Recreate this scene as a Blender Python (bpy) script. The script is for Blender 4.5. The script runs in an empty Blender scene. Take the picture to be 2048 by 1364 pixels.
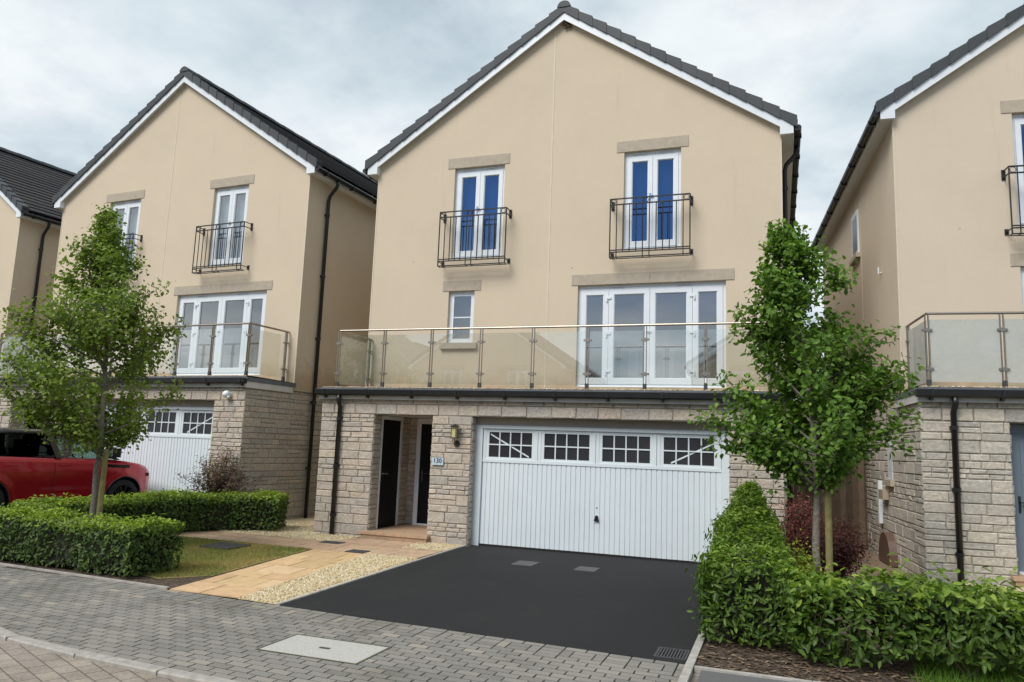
import bpy, math, random
import numpy as np
from mathutils import Vector, Matrix
R_ = math.radians
S = bpy.context.scene
COL = S.collection

# ------------------------------------------------------------------ materials
def mat(name):
    m = bpy.data.materials.new(name); m.use_nodes = True
    nt = m.node_tree; b = nt.nodes['Principled BSDF']
    return m, nt, b
def nd(nt, t, **k):
    n = nt.nodes.new(t)
    for a, v in k.items():
        if a.startswith('i_'): n.inputs[a[2:].replace('_', ' ')].default_value = v
        else: setattr(n, a, v)
    return n
def lk(nt, a, b): nt.links.new(a, b)
def ramp(nt, fac, stops):
    r = nd(nt, 'ShaderNodeValToRGB'); e = r.color_ramp.elements
    while len(e) < len(stops): e.new(.5)
    for i, (p, c) in enumerate(stops):
        e[i].position = p; e[i].color = (*c, 1)
    if fac is not None: lk(nt, fac, r.inputs[0])
    return r
def objco(nt, sc=1.0, rot=0):
    tc = nd(nt, 'ShaderNodeTexCoord'); mp = nd(nt, 'ShaderNodeMapping')
    mp.inputs['Scale'].default_value = (sc, sc, sc) if not isinstance(sc, tuple) else sc
    mp.inputs['Rotation'].default_value = (0, 0, rot)
    lk(nt, tc.outputs['Object'], mp.inputs[0]); return mp.outputs[0]
def noise(nt, co, scale, detail=4, rough=.55):
    n = nd(nt, 'ShaderNodeTexNoise'); n.inputs['Scale'].default_value = scale
    n.inputs['Detail'].default_value = detail; n.inputs['Roughness'].default_value = rough
    lk(nt, co, n.inputs['Vector']); return n.outputs['Fac']
def bump(nt, b, h, strength=.3, dist=.01):
    n = nd(nt, 'ShaderNodeBump'); n.inputs['Strength'].default_value = strength
    n.inputs['Distance'].default_value = dist
    lk(nt, h, n.inputs['Height']); lk(nt, n.outputs[0], b.inputs['Normal'])
def mixc(nt, f, a, b, mode='MIX'):
    n = nd(nt, 'ShaderNodeMix', data_type='RGBA', blend_type=mode)
    for s, x in ((0, f), (6, a), (7, b)):
        if isinstance(x, (int, float)): n.inputs[s].default_value = x
        elif isinstance(x, tuple): n.inputs[s].default_value = (*x, 1)
        else: lk(nt, x, n.inputs[s])
    return n.outputs[2]
def mth(nt, op, a, b=0.0, clamp=False):
    n = nd(nt, 'ShaderNodeMath', operation=op, use_clamp=clamp)
    for s, x in ((0, a), (1, b)):
        if isinstance(x, (int, float)): n.inputs[s].default_value = x
        else: lk(nt, x, n.inputs[s])
    return n.outputs[0]
def simple(name, c, rough=.5, metal=0, spec=.5, var=.08, vs=6.0, bs=0, bscale=80):
    m, nt, b = mat(name)
    co = objco(nt); n = noise(nt, co, vs)
    lo = tuple(x*(1-var) for x in c); hi = tuple(min(1, x*(1+var)) for x in c)
    r = ramp(nt, n, [(.3, lo), (.7, hi)])
    lk(nt, r.outputs[0], b.inputs['Base Color'])
    b.inputs['Roughness'].default_value = rough; b.inputs['Metallic'].default_value = metal
    b.inputs['Specular IOR Level'].default_value = spec
    if bs: bump(nt, b, noise(nt, co, bscale, 3), bs, .004)
    return m
M = {}
M['white'] = simple('white_upvc', (.75, .79, .83), .35, var=.03)
M['garage'] = simple('garage_white_paint', (.70, .765, .80), .42, var=.03, vs=1.5)
M['fascia'] = simple('weathered_white_fascia', (.60, .59, .56), .5, var=.12, vs=3)
M['black'] = simple('black_plastic', (.012, .012, .013), .35, var=.2)
M['iron'] = simple('black_iron', (.012, .012, .013), .45, var=.2)
M['blackdoor'] = simple('black_door_paint', (.006, .006, .007), .55, spec=.25, var=.2)
M['greydoor'] = simple('grey_blue_door', (.16, .20, .25), .45, var=.05)
M['lintel'] = simple('cast_stone', (.43, .37, .295), .9, var=.10, vs=9, bs=.25)
M['fascia_head'] = simple('timber_head', (.42, .38, .33), .7, var=.06)
M['steel'] = simple('stainless_steel', (.36, .325, .285), .42, 1.0, var=.05)
M['darkfoot'] = simple('dark_post_foot', (.05, .05, .055), .5)
M['lead'] = simple('lead_flashing', (.12, .13, .15), .6, var=.2)
M['interior'] = simple('interior_plaster', (.30, .30, .30), .9)
M['blind'] = simple('blue_blind', (.008, .04, .17), .8, var=.06)  # blue of the reflected sky, painted on a sheet behind the upper panes
M['paleblind'] = simple('pale_blind', (.62, .66, .72), .8, var=.06)
M['curtain'] = simple('grey_curtain', (.20, .23, .29), .9, var=.1)
M['darkglass'] = simple('dark_garage_glazing', (.03, .03, .036), .22, var=.1, spec=.5)
M['lampglass'] = simple('yellowed_lamp_glass', (.55, .50, .25), .2, var=.1)
M['brass'] = simple('tarnished_metal', (.10, .09, .075), .35, .8, var=.2)
M['plate'] = simple('pale_blue_sign', (.50, .60, .68), .3, var=.12, vs=40)
M['navy'] = simple('navy_digits', (.02, .035, .08), .4)
M['chrome'] = simple('chrome', (.7, .7, .7), .18, 1.0)
M['brownbox'] = simple('brown_plastic', (.13, .075, .055), .5, var=.12)
M['beigebox'] = simple('beige_plastic', (.40, .33, .25), .6, var=.1)
M['bead'] = simple('pale_joint_bead', (.66, .58, .45), .8, var=.05)
M['kerb'] = simple('kerb_concrete', (.33, .31, .28), .9, var=.2, vs=14, bs=.3)
M['edging'] = simple('edging_concrete', (.36, .34, .31), .9, var=.2, vs=10, bs=.3)
M['covermetal'] = simple('cast_iron_cover', (.05, .05, .055), .6, var=.3, vs=30, bs=.4, bscale=40)
M['greyslab'] = simple('grey_drain_cover', (.10, .10, .098), .8, var=.15, vs=20)
M['speckle'] = simple('speckled_concrete', (.42, .41, .38), .85, var=.35, vs=160, bs=.3)
M['mossjoint'] = simple('mossy_cover_rim', (.075, .075, .045), .95, var=.4, vs=25)
M['tarmac'] = simple('pavement_tarmac', (.11, .11, .11), .9, var=.25, vs=120, bs=.4)
M['drivejoint'] = simple('drain_slot', (.012, .012, .012), .8)

# self-coloured roughcast render with algae low above the terrace
def render_mat(name, c):
    m, nt, b = mat(name); co = objco(nt)
    big = noise(nt, co, .8, 7, .68); fine = noise(nt, co, 90, 3, .6); mid = noise(nt, co, 4, 5, .65)
    base = ramp(nt, big, [(.3, tuple(x*.90 for x in c)), (.7, tuple(x*1.05 for x in c))]).outputs[0]
    base = mixc(nt, .55, base, ramp(nt, fine, [(.3, tuple(x*.86 for x in c)), (.7, tuple(x*1.1 for x in c))]).outputs[0])
    sx = nd(nt, 'ShaderNodeSeparateXYZ'); tc = nd(nt, 'ShaderNodeTexCoord'); lk(nt, tc.outputs['Object'], sx.inputs[0])
    st = nd(nt, 'ShaderNodeMapRange'); st.inputs[1].default_value = 3.32; st.inputs[2].default_value = 2.9
    zz = mth(nt, 'ADD', sx.outputs[2], mth(nt, 'MULTIPLY', mth(nt, 'SUBTRACT', mid, .5), -.9))
    lk(nt, zz, st.inputs[0])
    f = mth(nt, 'MULTIPLY', st.outputs[0], .5)
    base = mixc(nt, f, base, ramp(nt, noise(nt, co, 1.2, 2), [(.42, (.25, .22, .11)), (.6, (.40, .25, .13))]).outputs[0])
    # faint runs under sills
    rn = noise(nt, objco(nt, (5, 5, .45)), 1.0, 5, .65)
    rr = ramp(nt, rn, [(.62, (0, 0, 0)), (.8, (1, 1, 1))]).outputs[0]
    base = mixc(nt, mth(nt, 'MULTIPLY', rr, .2), base, (.36, .30, .21))
    vo = nd(nt, 'ShaderNodeTexVoronoi'); vo.inputs['Scale'].default_value = 1.1; lk(nt, co, vo.inputs['Vector'])
    sp = ramp(nt, vo.outputs['Distance'], [(.012, (1, 1, 1)), (.03, (0, 0, 0))]).outputs[0]
    base = mixc(nt, mth(nt, 'MULTIPLY', sp, .45), base, (.20, .16, .11))
    lk(nt, base, b.inputs['Base Color']); b.inputs['Roughness'].default_value = .95
    b.inputs['Specular IOR Level'].default_value = .2
    bump(nt, b, fine, .5, .006); return m
M['render'] = render_mat('cream_render', (.645, .54, .41))
M['render_pale'] = render_mat('pale_cream_render', (.655, .56, .44))

def tinted(name, stops, rough=.9, nz=25, namt=.35, bs=.5, bd=.012, spec=.3, nz2=None, big=0):
    m, nt, b = mat(name); co = objco(nt)
    at = nd(nt, 'ShaderNodeAttribute', attribute_name='tint')
    c = ramp(nt, at.outputs['Fac'], stops).outputs[0]
    n1 = noise(nt, co, nz, 6, .65)
    k = ramp(nt, n1, [(.25, (1-namt,)*3), (.75, (1+namt,)*3)]).outputs[0]
    c = mixc(nt, 1.0, c, k, 'MULTIPLY')
    if big:
        g_ = noise(nt, co, .8, 6, .65); c = mixc(nt, 1.0, c, ramp(nt, g_, [(.3, (1-big, 1-big, 1-big*1.15)), (.5, (1, 1, 1)), (.72, (1+big*.6, 1+big*.5, 1+big*.3))]).outputs[0], 'MULTIPLY')
    lk(nt, c, b.inputs['Base Color']); b.inputs['Roughness'].default_value = rough
    b.inputs['Specular IOR Level'].default_value = spec
    bump(nt, b, noise(nt, co, nz2 or nz, 6, .7), bs, bd); return m
M['stone'] = tinted('rubble_stone', [(0, (.40, .365, .325)), (.3, (.48, .425, .36)), (.55, (.50, .43, .345)), (.75, (.45, .415, .37)), (.9, (.49, .40, .325)), (1, (.57, .50, .405))], nz=22, namt=.33, bs=.9, bd=.02)
M['stone_pale'] = tinted('pale_rubble_stone', [(0, (.42, .395, .355)), (.4, (.54, .485, .405)), (.7, (.48, .45, .41)), (1, (.60, .54, .44))], nz=22, namt=.3, bs=.9, bd=.02)
M['mortar'] = simple('stone_mortar', (.31, .28, .235), .95, var=.15, vs=20, bs=.3)
M['paver'] = tinted('block_paving', [(0, (.185, .176, .162)), (.5, (.225, .213, .195)), (.85, (.26, .24, .212)), (1, (.30, .27, .225))], nz=60, namt=.22, bs=.3, bd=.004, big=.28)
M['joint'] = simple('paving_joint', (.032, .030, .025), .95, var=.3, vs=15)
M['slab'] = tinted('sandstone_slab', [(0, (.50, .35, .19)), (.35, (.58, .415, .225)), (.7, (.56, .37, .215)), (1, (.64, .48, .29))], nz=7, namt=.2, bs=.2, bd=.005, big=.15)
M['slab_pink'] = tinted('weathered_slab', [(0, (.36, .25, .165)), (.5, (.43, .29, .19)), (1, (.47, .34, .23))], nz=9, namt=.22, bs=.2, bd=.005, big=.2)
M['passage'] = simple('dirty_buff_slabs', (.24, .175, .12), .9, var=.25, vs=5, bs=.3)
M['slabjoint'] = simple('slab_joint', (.14, .09, .05), .95)
M['tile'] = tinted('dark_roof_tile', [(0, (.028, .027, .028)), (1, (.048, .044, .042))], rough=.75, nz=15, namt=.3, bs=.2)
M['verge'] = tinted('slate_grey_verge', [(0, (.052, .058, .064)), (1, (.068, .074, .08))], rough=.55, nz=9, namt=.12, bs=.1, bd=.003)
M['wood'] = tinted('fence_timber', [(0, (.085, .062, .042)), (.5, (.135, .098, .065)), (1, (.19, .14, .095))], nz=5, namt=.3, bs=.3, bd=.004)

def asphalt():
    m, nt, b = mat('fresh_asphalt'); co = objco(nt)
    g = noise(nt, co, 160, 2, .7); big = noise(nt, co, .9, 4, .6)
    c = ramp(nt, g, [(.3, (.006, .0065, .0075)), (.7, (.016, .0172, .0195))]).outputs[0]
    c = mixc(nt, mth(nt, 'MULTIPLY', big, .5), c, (.030, .030, .030))
    sp2 = ramp(nt, noise(nt, co, 55, 3, .75), [(.60, (0, 0, 0)), (.75, (1, 1, 1))]).outputs[0]
    c = mixc(nt, mth(nt, 'MULTIPLY', sp2, .35), c, (.055, .055, .055))
    du = ramp(nt, noise(nt, co, 2.3, 6, .7), [(.55, (0, 0, 0)), (.8, (1, 1, 1))]).outputs[0]
    c = mixc(nt, mth(nt, 'MULTIPLY', du, .22), c, (.07, .065, .055))
    lk(nt, c, b.inputs['Base Color']); b.inputs['Roughness'].default_value = .85; b.inputs['Specular IOR Level'].default_value = .3
    bump(nt, b, g, .4, .004); return m
M['asphalt'] = asphalt()
def roadmat():
    m, nt, b = mat('road_block_paving'); co = objco(nt, 1, R_(24))
    br = nd(nt, 'ShaderNodeTexBrick'); lk(nt, co, br.inputs[0])
    for k, v in (('Color1', (.25, .215, .185, 1)), ('Color2', (.32, .27, .225, 1)), ('Mortar', (.13, .11, .09, 1)), ('Scale', 1.0),
                 ('Mortar Size', .006), ('Mortar Smooth', .15), ('Bias', 0.0), ('Brick Width', .21), ('Row Height', .14)):
        br.inputs[k].default_value = v
    k = ramp(nt, noise(nt, co, 40, 5), [(.3, (.8,)*3), (.7, (1.15,)*3)]).outputs[0]
    k2 = ramp(nt, noise(nt, co, 2.2, 4), [(.35, (.8, .78, .76)), (.65, (1.1, 1.1, 1.1))]).outputs[0]
    c = mixc(nt, 1, mixc(nt, 1, br.outputs[0], k, 'MULTIPLY'), k2, 'MULTIPLY')
    lk(nt, c, b.inputs['Base Color']); b.inputs['Roughness'].default_value = .9
    inv = mth(nt, 'SUBTRACT', 1.0, br.outputs[1]); bump(nt, b, inv, .5, .006); return m
M['road'] = roadmat()
def gravelmat(name, cols, scale):
    m, nt, b = mat(name); co = objco(nt)
    v = nd(nt, 'ShaderNodeTexVoronoi'); v.inputs['Scale'].default_value = scale; lk(nt, co, v.inputs['Vector'])
    sp = nd(nt, 'ShaderNodeSeparateColor'); lk(nt, v.outputs['Color'], sp.inputs[0])
    c = ramp(nt, sp.outputs[0], cols).outputs[0]
    lk(nt, c, b.inputs['Base Color']); b.inputs['Roughness'].default_value = .85
    bump(nt, b, mth(nt, 'SUBTRACT', 1, v.outputs['Distance']), .8, .012); return m
M['gravel'] = gravelmat('cream_gravel', [(0, (.36, .27, .14)), (.3, (.55, .44, .25)), (.7, (.63, .54, .35)), (1, (.70, .64, .50))], 42)
M['pebble'] = tinted('cream_pebble', [(0, (.34, .26, .14)), (.4, (.58, .47, .28)), (.8, (.66, .57, .39)), (1, (.72, .68, .56))], nz=60, namt=.15, bs=.1)
M['roofgravel'] = gravelmat('terrace_gravel', [(0, (.08, .055, .035)), (.5, (.22, .16, .10)), (1, (.42, .36, .27))], 34)
M['soil'] = gravelmat('bark_soil', [(0, (.030, .020, .013)), (.5, (.06, .042, .028)), (.9, (.11, .075, .05)), (1, (.18, .13, .09))], 45)
def lawnmat():
    m, nt, b = mat('lawn_base'); co = objco(nt)
    c = ramp(nt, noise(nt, co, 2.2, 5, .6), [(.3, (.13, .15, .04)), (.5, (.22, .19, .065)), (.7, (.32, .20, .08))]).outputs[0]
    lk(nt, c, b.inputs['Base Color']); b.inputs['Roughness'].default_value = 1
    bump(nt, b, noise(nt, co, 60, 3), .6, .01); return m
M['lawn'] = lawnmat()

def leafmat(name, stops, trans=.32, rough=.5, spec=.28, hue=None):
    m = bpy.data.materials.new(name); m.use_nodes = True; nt = m.node_tree
    b = nt.nodes['Principled BSDF']; out = nt.nodes['Material Output']
    at = nd(nt, 'ShaderNodeAttribute', attribute_name='tint')
    c = ramp(nt, at.outputs['Fac'], stops).outputs[0]
    lk(nt, c, b.inputs['Base Color']); b.inputs['Roughness'].default_value = rough
    b.inputs['Specular IOR Level'].default_value = spec
    t = nd(nt, 'ShaderNodeBsdfTranslucent')
    lk(nt, mixc(nt, 1, c, (1.3, 1.5, .6), 'MULTIPLY'), t.inputs[0])
    mx = nd(nt, 'ShaderNodeMixShader'); mx.inputs[0].default_value = trans
    lk(nt, b.outputs[0], mx.inputs[1]); lk(nt, t.outputs[0], mx.inputs[2]); lk(nt, mx.outputs[0], out.inputs[0])
    return m
M['leaf_pear'] = leafmat('pear_leaf', [(0, (0.0678, 0.1371, 0.0237)), (.5, (0.1260, 0.2287, 0.0368)), (.85, (0.1939, 0.3109, 0.0461)), (1, (0.3296, 0.4024, 0.0791))])
M['leaf_light'] = leafmat('light_leaf', [(0, (0.0994, 0.1542, 0.0292)), (.5, (0.1808, 0.2518, 0.0409)), (.85, (0.2711, 0.3491, 0.0526)), (1, (0.4338, 0.4385, 0.1053))])
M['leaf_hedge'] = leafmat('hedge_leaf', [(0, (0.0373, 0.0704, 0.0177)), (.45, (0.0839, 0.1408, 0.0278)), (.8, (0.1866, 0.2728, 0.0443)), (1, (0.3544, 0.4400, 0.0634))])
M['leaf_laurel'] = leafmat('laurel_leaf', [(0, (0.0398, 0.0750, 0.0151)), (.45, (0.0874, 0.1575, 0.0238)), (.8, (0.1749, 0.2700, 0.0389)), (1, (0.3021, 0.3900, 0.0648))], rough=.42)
M['leaf_red'] = leafmat('berberis_leaf', [(0, (0.0823, 0.0471, 0.0374)), (.5, (0.2011, 0.0761, 0.0670)), (.85, (0.3840, 0.1087, 0.1080)), (1, (0.5486, 0.1630, 0.1584))], .2)
M['leaf_purple'] = leafmat('purple_shrub_leaf', [(0, (0.0534, 0.0346, 0.0296)), (.55, (0.1297, 0.0720, 0.0647)), (.8, (0.1526, 0.1296, 0.0471)), (1, (0.2137, 0.2592, 0.0540))], .2)
M['leaf_yellow'] = leafmat('golden_leaf', [(0, (.08, .13, .02)), (.5, (.22, .27, .04)), (1, (.45, .45, .08))], .3)
M['leaf_far'] = leafmat('far_leaf', [(0, (.02, .04, .015)), (.6, (.05, .08, .025)), (1, (.10, .13, .045))])
M['blade'] = leafmat('grass_blade', [(0, (.09, .15, .03)), (.35, (.18, .21, .05)), (.6, (.34, .27, .10)), (1, (.46, .33, .15))], .3, .6)
M['blade_green'] = leafmat('green_grass_blade', [(0, (.06, .14, .015)), (.6, (.12, .24, .025)), (1, (.2, .33, .05))], .35, .6)
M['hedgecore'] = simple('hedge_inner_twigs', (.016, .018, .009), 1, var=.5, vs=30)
M['bark'] = simple('grey_bark', (.19, .17, .145), .95, var=.35, vs=28, bs=.6, bscale=40)
M['twig'] = simple('brown_twig', (.09, .065, .045), .95, var=.3)
M['stake'] = simple('green_treated_stake', (.22, .19, .075), .9, var=.25, vs=12, bs=.3)

def glassmat(name, ior, tint=(1, 1, 1), refl=(1, 1, 1), dirt=0, coat=0.0):
    m = bpy.data.materials.new(name); m.use_nodes = True; nt = m.node_tree
    nt.nodes.remove(nt.nodes['Principled BSDF']); out = nt.nodes['Material Output']
    fr = nd(nt, 'ShaderNodeFresnel'); fr.inputs[0].default_value = ior
    tr = nd(nt, 'ShaderNodeBsdfTransparent'); tr.inputs[0].default_value = (*tint, 1)
    gl = nd(nt, 'ShaderNodeBsdfGlossy'); gl.inputs[0].default_value = (*refl, 1); gl.inputs['Roughness'].default_value = .003
    ge = nd(nt, 'ShaderNodeNewGeometry'); ff = mth(nt, 'MULTIPLY', mth(nt, 'ADD', fr.outputs[0], coat), mth(nt, 'SUBTRACT', 1.0, ge.outputs['Backfacing']))
    mx = nd(nt, 'ShaderNodeMixShader'); lk(nt, ff, mx.inputs[0]); lk(nt, tr.outputs[0], mx.inputs[1]); lk(nt, gl.outputs[0], mx.inputs[2])
    sh = mx.outputs[0]
    if dirt:
        df = nd(nt, 'ShaderNodeBsdfDiffuse'); df.inputs[0].default_value = (.55, .56, .52, 1)
        n = noise(nt, objco(nt), 2.5, 5, .6)
        m2 = nd(nt, 'ShaderNodeMixShader'); lk(nt, mth(nt, 'MULTIPLY', n, dirt), m2.inputs[0])
        lk(nt, sh, m2.inputs[1]); lk(nt, df.outputs[0], m2.inputs[2]); sh = m2.outputs[0]
    lk(nt, sh, out.inputs[0]); return m
M['glass'] = glassmat('window_glass', 1.6, (.80, .84, .86), coat=.27)
M['rail_glass'] = glassmat('balustrade_glass', 1.5, (.95, .97, .96), dirt=.05, coat=.21)
M['cloudy_glass'] = glassmat('dirty_balustrade_glass', 1.6, (.92, .95, .94), dirt=1.2, coat=.10)
M['car_glass'] = glassmat('car_glass', 1.6, (.45, .58, .54))
M['car_glass_dark'] = glassmat('privacy_glass', 1.6, (.10, .11, .11))
def carpaint():
    m, nt, b = mat('red_car_paint'); b.inputs['Base Color'].default_value = (.32, .006, .014, 1)
    n = noise(nt, objco(nt), 300, 1)
    lk(nt, ramp(nt, n, [(.3, (.40, .005, .016)), (.7, (.46, .008, .022))]).outputs[0], b.inputs['Base Color'])
    b.inputs['Metallic'].default_value = .45; b.inputs['Roughness'].default_value = .28
    b.inputs['Coat Weight'].default_value = 1; b.inputs['Coat Roughness'].default_value = .04; return m
M['carpaint'] = carpaint()
M['carblack'] = simple('gloss_black_paint', (.010, .010, .011), .12, var=.1)
M['tyre'] = simple('tyre_rubber', (.014, .014, .014), .8, var=.2)
M['rim'] = simple('black_alloy', (.012, .012, .013), .3, .5, var=.1)
M['seatcloth'] = simple('car_interior', (.03, .03, .03), .8)

# ------------------------------------------------------------------ mesh builder
class MB:
    def __init__(s): s.v = []; s.f = []; s.m = []; s.t = []
    def poly(s, pts, mi=0, t=.5):
        n = len(s.v); s.v += [tuple(p) for p in pts]; s.f.append(tuple(range(n, n+len(pts)))); s.m.append(mi); s.t.append(t)
    def box(s, x0, x1, y0, y1, z0, z1, mi=0, t=.5):
        n = len(s.v)
        s.v += [(x, y, z) for z in (z0, z1) for y in (y0, y1) for x in (x0, x1)]
        for q in ((0, 2, 3, 1), (4, 5, 7, 6), (0, 1, 5, 4), (2, 6, 7, 3), (0, 4, 6, 2), (1, 3, 7, 5)):
            s.f.append(tuple(n+i for i in q)); s.m.append(mi); s.t.append(t)
    def obox(s, c, ax, ay, az, mi=0, t=.5):      # oriented box: centre + half-axis vectors
        c, ax, ay, az = map(Vector, (c, ax, ay, az)); n = len(s.v)
        s.v += [tuple(c+ax*i+ay*j+az*k) for k in (-1, 1) for j in (-1, 1) for i in (-1, 1)]
        for q in ((0, 2, 3, 1), (4, 5, 7, 6), (0, 1, 5, 4), (2, 6, 7, 3), (0, 4, 6, 2), (1, 3, 7, 5)):
            s.f.append(tuple(n+i for i in q)); s.m.append(mi); s.t.append(t)
    def tube(s, pts, r, seg=8, mi=0, t=.5, cap=True):
        pts = [Vector(p) for p in pts]; rs = r if isinstance(r, (list, tuple)) else [r]*len(pts)
        rings = []; prev = None
        for i, p in enumerate(pts):
            d = (pts[min(i+1, len(pts)-1)]-pts[max(i-1, 0)]).normalized()
            if prev is None:
                a = Vector((0, 0, 1)) if abs(d.z) < .9 else Vector((1, 0, 0))
                u = d.cross(a).normalized()
            else:
                u = (prev-d*prev.dot(d)).normalized()
            prev = u; w = d.cross(u); n = len(s.v)
            s.v += [tuple(p+(u*math.cos(2*math.pi*k/seg)+w*math.sin(2*math.pi*k/seg))*rs[i]) for k in range(seg)]
            rings.append(n)
        for a, b in zip(rings, rings[1:]):
            for k in range(seg):
                s.f.append((a+k, a+(k+1) % seg, b+(k+1) % seg, b+k)); s.m.append(mi); s.t.append(t)
        if cap:
            s.f.append(tuple(rings[0]+k for k in reversed(range(seg)))); s.m.append(mi); s.t.append(t)
            s.f.append(tuple(rings[-1]+k for k in range(seg))); s.m.append(mi); s.t.append(t)
    def lathe(s, prof, c, axis='z', seg=20, mi=0, t=.5):
        rings = []
        for r, h in prof:
            n = len(s.v)
            for k in range(seg):
                a = 2*math.pi*k/seg; p, q = r*math.cos(a), r*math.sin(a)
                s.v.append((c[0]+p, c[1]+q, c[2]+h) if axis == 'z' else ((c[0]+p, c[1]+h, c[2]+q) if axis == 'y' else (c[0]+h, c[1]+p, c[2]+q)))
            rings.append(n)
        for a, b in zip(rings, rings[1:]):
            for k in range(seg):
                s.f.append((a+k, a+(k+1) % seg, b+(k+1) % seg, b+k)); s.m.append(mi); s.t.append(t)
    def build(s, name, mats, parent=None, smooth=False):
        me = bpy.data.meshes.new(name); me.from_pydata(s.v, [], s.f)
        if not isinstance(mats, (list, tuple)): mats = [mats]
        for m in mats: me.materials.append(m)
        me.polygons.foreach_set('material_index', s.m)
        a = me.attributes.new('tint', 'FLOAT', 'FACE'); a.data.foreach_set('value', np.array(s.t, dtype=np.float32))
        if smooth: me.polygons.foreach_set('use_smooth', [True]*len(s.f))
        me.update()
        o = bpy.data.objects.new(name, me); COL.objects.link(o)
        if parent: o.parent = parent
        return o
def tag(o, label=None, cat=None, group=None, kind=None):
    for k, v in (('label', label), ('category', cat), ('group', group), ('kind', kind)):
        if v: o[k] = v
    return o
def empty(name, loc, rz=0):
    o = bpy.data.objects.new(name, None); COL.objects.link(o); o.location = loc; o.rotation_euler = (0, 0, rz)
    o.empty_display_size = .3; return o
def clip(poly, a, b, c):                           # keep a*x+b*y+c >= 0
    out = []
    for i in range(len(poly)):
        p, q = poly[i], poly[(i+1) % len(poly)]
        dp, dq = a*p[0]+b*p[1]+c, a*q[0]+b*q[1]+c
        if dp >= 0: out.append(p)
        if dp*dq < 0:
            t = dp/(dp-dq); out.append((p[0]+(q[0]-p[0])*t, p[1]+(q[1]-p[1])*t))
    return out
def stone_face(mb, rng, O, U, V, N, w, h, big=None):
    O, U, V, N = map(Vector, (O, U, V, N)); z = 0
    while z < h-.02:
        if big: ch = big
        else: ch = rng.choice((.075, .09, .11, .125, .16, .19))
        if h-z-ch < .06: ch = h-z
        x = -rng.random()*.2
        while x < w-.005:
            L = (rng.uniform(.36, .48) if big else rng.uniform(1.3, 3.2)*ch+.06)
            a, b = max(0, x), min(w, x+L)
            if w-b < .06: b = w
            parts = [(z, z+ch)]
            if not big and ch > .15 and rng.random() < .22: parts = [(z, z+ch*.5), (z+ch*.5, z+ch)]
            if b-a > .03:
                for (c, d) in parts:
                    j = .0055; k = .016; e = rng.uniform(.010, .022); n = len(mb.v); t = rng.random()
                    for (p, q) in ((a+j, c+j), (b-j, c+j), (b-j, d-j), (a+j, d-j)):
                        mb.v.append(tuple(O+U*(p+rng.uniform(-.002, .002))+V*(q+rng.uniform(-.003, .003))+N*.002))
                    for (p, q) in ((a+k, c+k), (b-k, c+k), (b-k, d-k), (a+k, d-k)):
                        mb.v.append(tuple(O+U*(p+rng.uniform(-.006, .006))+V*(q+rng.uniform(-.006, .006))+N*(e+rng.uniform(-.005, .005))))
                    for q in ((4, 5, 6, 7), (0, 1, 5, 4), (1, 2, 6, 5), (2, 3, 7, 6), (3, 0, 4, 7)):
                        mb.f.append(tuple(n+i for i in q)); mb.m.append(0); mb.t.append(t)
            x = x+L if b < w else w+1
        z += ch

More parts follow.
